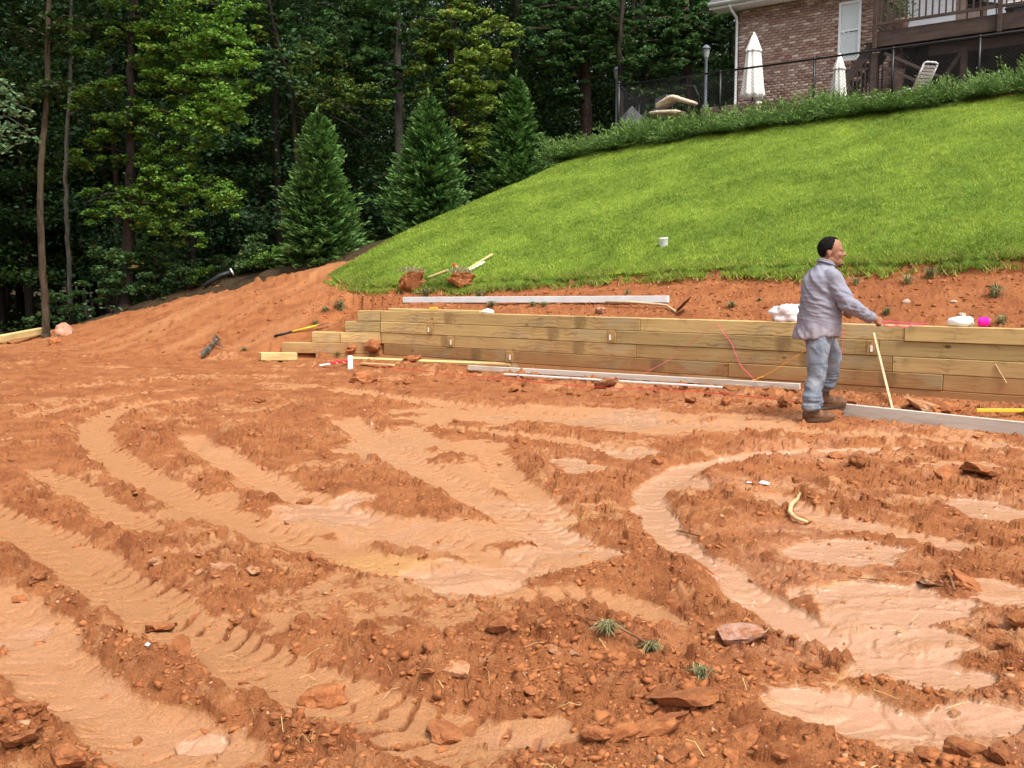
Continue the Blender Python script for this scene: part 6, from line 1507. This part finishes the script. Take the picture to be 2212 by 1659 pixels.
edge_tree('oak_tree', 'leafy tree close behind the house corner', [(1585, 290), (1582, 150), (1578, 0)], 39, 12, MAT_BARK_DARK, LEAF_DEEP, [((1580, 60), (1530, 60), 0, 1.4, .8, 1200, .5), ((1580, 120), (1540, 170), 0, 1.3, .8, 1200, .62), ((1580, 200), (1550, 230), 0, 1.2, .6, 800, .55), ((1580, 20), (1590, 10), 0, 1.4, .6, 900, .45)], .145, 32, 15)
# ---- understorey bushes
def bush(px, py, d, w, h, leafm, label, seed, size=.10, n=900, group='bushes along the edge of the wood'):
    b = atd(px, py, d); g = gh(b.x, b.y); o = tree_root('bush', (b.x, b.y, g - .03), label, 'bush', group); r = np.random.default_rng(seed)
    cl = []
    for k in range(max(8, n // 26)):
        a = r.uniform(0, 6.28); q = r.random() ** .5; z = r.uniform(.12, 1.) * h
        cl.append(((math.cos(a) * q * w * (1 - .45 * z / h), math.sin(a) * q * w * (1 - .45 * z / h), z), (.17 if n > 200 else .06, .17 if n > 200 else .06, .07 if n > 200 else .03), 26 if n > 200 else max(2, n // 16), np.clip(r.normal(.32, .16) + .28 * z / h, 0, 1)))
    link('foliage', crown_mesh('foliage', cl, size, leafm, seed), None, o)
    mb = MB()
    for k in range(5):
        a = k * 1.26; mb.tube([(0, 0, 0), (math.cos(a) * w * .3, math.sin(a) * w * .3, h * .5), (math.cos(a) * w * .55, math.sin(a) * w * .55, h * .8)], [.018, .012, .005], 5)
    mb.build('stems', MAT_BARK_DARK, o)
bush(250, 640, 23.5, .85, 1.5, LEAF_COOL, 'dark leafy bush at the foot of the maple', 51, .11, 1100); bush(335, 625, 23.7, .95, 1.35, LEAF_SHRUB, 'bright leafy bush right of the maple trunk', 52, .11, 1300); bush(400, 630, 23.3, .5, .7, LEAF_SHRUB, 'low ragged bush at the head of the bare slope', 53, .09, 500)
bush(545, 590, 23.0, .5, .85, LEAF_SHRUB, 'small round bush left of the bright cypress', 54, .09, 700); bush(500, 600, 23.4, .6, .5, LEAF_DEEP, 'low weeds around the drain pipe', 55, .08, 500); bush(600, 600, 22.6, .7, .45, LEAF_MAPLE, 'weedy growth at the foot of the bright cypress', 56, .07, 700)
bush(190, 690, 23.3, .22, .45, LEAF_PALE, 'small seedling with pale leaves at the slope edge', 57, .09, 60); bush(245, 690, 23., .3, .25, LEAF_PALE, 'tiny pale weed right of the pale seedling', 58, .07, 50); bush(40, 690, 24.5, .5, .3, LEAF_DEEP, 'low dark weeds behind the landscape timber', 59, .08, 120)
bush(1200, 330, 31.5, 1.0, 1.9, LEAF_COOL, 'rounded green shrub between the third cypress and the junipers', 60, .11, 2000); bush(800, 545, 26.5, 1.0, 1.3, LEAF_DEEP, 'dark shrub between the first and middle cypress', 61, .11, 1100); bush(1030, 440, 30, .9, 1.2, LEAF_DEEP, 'dark shrub between the middle and third cypress', 62, .11, 800)
bush(460, 620, 23.1, .5, .35, LEAF_MAPLE, 'thin yellow-green weeds on the head of the slope', 63, .07, 320); bush(330, 655, 23.1, .5, .35, LEAF_DEEP, 'low brush at the edge below the maple', 64, .08, 300); bush(140, 640, 24.2, .9, .9, LEAF_COOL, 'shaded bush behind the slim trunks', 65, .11, 700)
bush(1420, 262, 30, 1.2, 1.5, LEAF_DEEP, 'leafy bush behind the wire chair', 66, .13, 900); bush(1560, 262, 31, 1.0, 2.2, LEAF_DEEP, 'bush between the lamp post and the house corner', 67, .13, 1100); bush(1340, 285, 33, .8, 1.3, LEAF_COOL, 'bush behind the fence corner', 68, .13, 700)
DENS = 1.
# ---- the wood behind: whole trees sharing a few crowns
def generic_crown(seed, mat, n=16000):
    r = np.random.default_rng(seed); cl = []
    for k in range(190):
        z = r.uniform(.10, 1.); a = r.uniform(0, 6.28); q = r.random() ** .45 * (.25 * math.sin(math.pi * min(1, .12 + z * .85)) + .05)
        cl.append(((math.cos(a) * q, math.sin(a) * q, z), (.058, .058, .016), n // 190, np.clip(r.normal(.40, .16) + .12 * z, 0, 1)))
    return crown_mesh('crown', cl, .0098, mat, seed)
GEN = [generic_crown(71 + k, LEAF_FOREST[k]) for k in range(3)]
TRK = []
for k in range(3):
    TRK.append(trunk_mb([(0, 0, 0), (.004, .003, .3), (-.004, .004, .6), (0, 0, .97)], [.011, .009, .007, .002], 8, .001).mesh('trunk', (MAT_BARK_DARK, MAT_BARK_PINE, MAT_BARK_DARK)[k], True))
spots = []
r = np.random.default_rng(99)
def free(x, y, mn):
    return all((x - a) ** 2 + (y - b) ** 2 > mn * mn for a, b in spots)
for ring, (d0, d1, n, mn) in enumerate(((29, 34, 20, 2.0), (33, 42, 34, 2.1), (42, 56, 46, 2.4), (56, 72, 36, 3.2))):
    c = 0; t_ = 0
    while c < n and t_ < 4000:
        t_ += 1; d = r.uniform(d0, d1); px = r.uniform(-420, 1640 if d > 36 else 1320); x = (px - 1106) / FPX * d; u, v = uv(x, d)
        if u > -16.6 and v > 13: 
            if not (d > 37 and u < -13.4 - (v - 30) * .0 and v > 33): continue
        if u > -17.5 and v < 24: continue
        if u < -16 and v < 14 and d < 26: continue
        if 640 < px < 1330 and d < 36.5: continue
        if px > -60 and px < 120 and d < 31: continue
        if free(x, d, mn): spots.append((x, d)); c += 1
glab = ['dark tree trunk and crown deeper in the wood', 'blue-green tree deeper in the wood', 'mid-green tree deeper in the wood']
for k, (x, y) in enumerate(spots):
    h = r.uniform(13, 19); g = gh(x, y); kind = int(r.integers(0, 3))
    o = tree_root('forest_tree', (x, y, g - .1), glab[kind], 'tree', 'trees standing deeper in the wood')
    f = link('crown', GEN[kind], None, o); f.scale = (h * .9, h * .9, h); f.rotation_euler = (0, 0, r.uniform(0, 6.28))
    t = link('trunk', TRK[int(r.integers(0, 3))], None, o); s = h * r.uniform(.5, .8); t.scale = (s, s, h); t.rotation_euler = (0, 0, r.uniform(0, 6.28))
# far mass of foliage closing the view
n = 48000; a = np.radians(rng.uniform(-46, 24, n)); d = rng.uniform(74, 86, n); z = 25 * rng.random(n) ** 1.3 - 1.; C = np.stack([d * np.sin(a), d * np.cos(a), z], 1)
k = fbm(C[:, 0] * .25, z * .25, 88, 3) > -.28; k |= (z < 7); C = C[k]
tag(link('far_woods', leaf_np('far_woods', C, .66, LEAF_FOREST[0], rng, up=.35, shape=.7)), 'dense far wood closing the view between the trunks', 'woods', kind='stuff')
# shaded undergrowth on the forest floor
n = 26000; px = rng.uniform(-300, 1330, n); d = rng.uniform(23.5, 60, n); x = (px - 1106) / FPX * d; u, v = uv(x, d); k = (u < -17.0) & (d > 25.5); x, d = x[k], d[k]
z = H(x, d) + np.abs(rng.normal(0, .28, len(x))); k = fbm(x * .6, d * .6, 89, 3) > -.05
tag(link('undergrowth', leaf_np('undergrowth', np.stack([x, d, z], 1)[k], .12, LEAF_FOREST[2], rng, up=.55, shape=.6)), 'low leafy undergrowth on the floor of the wood', 'undergrowth', kind='stuff')
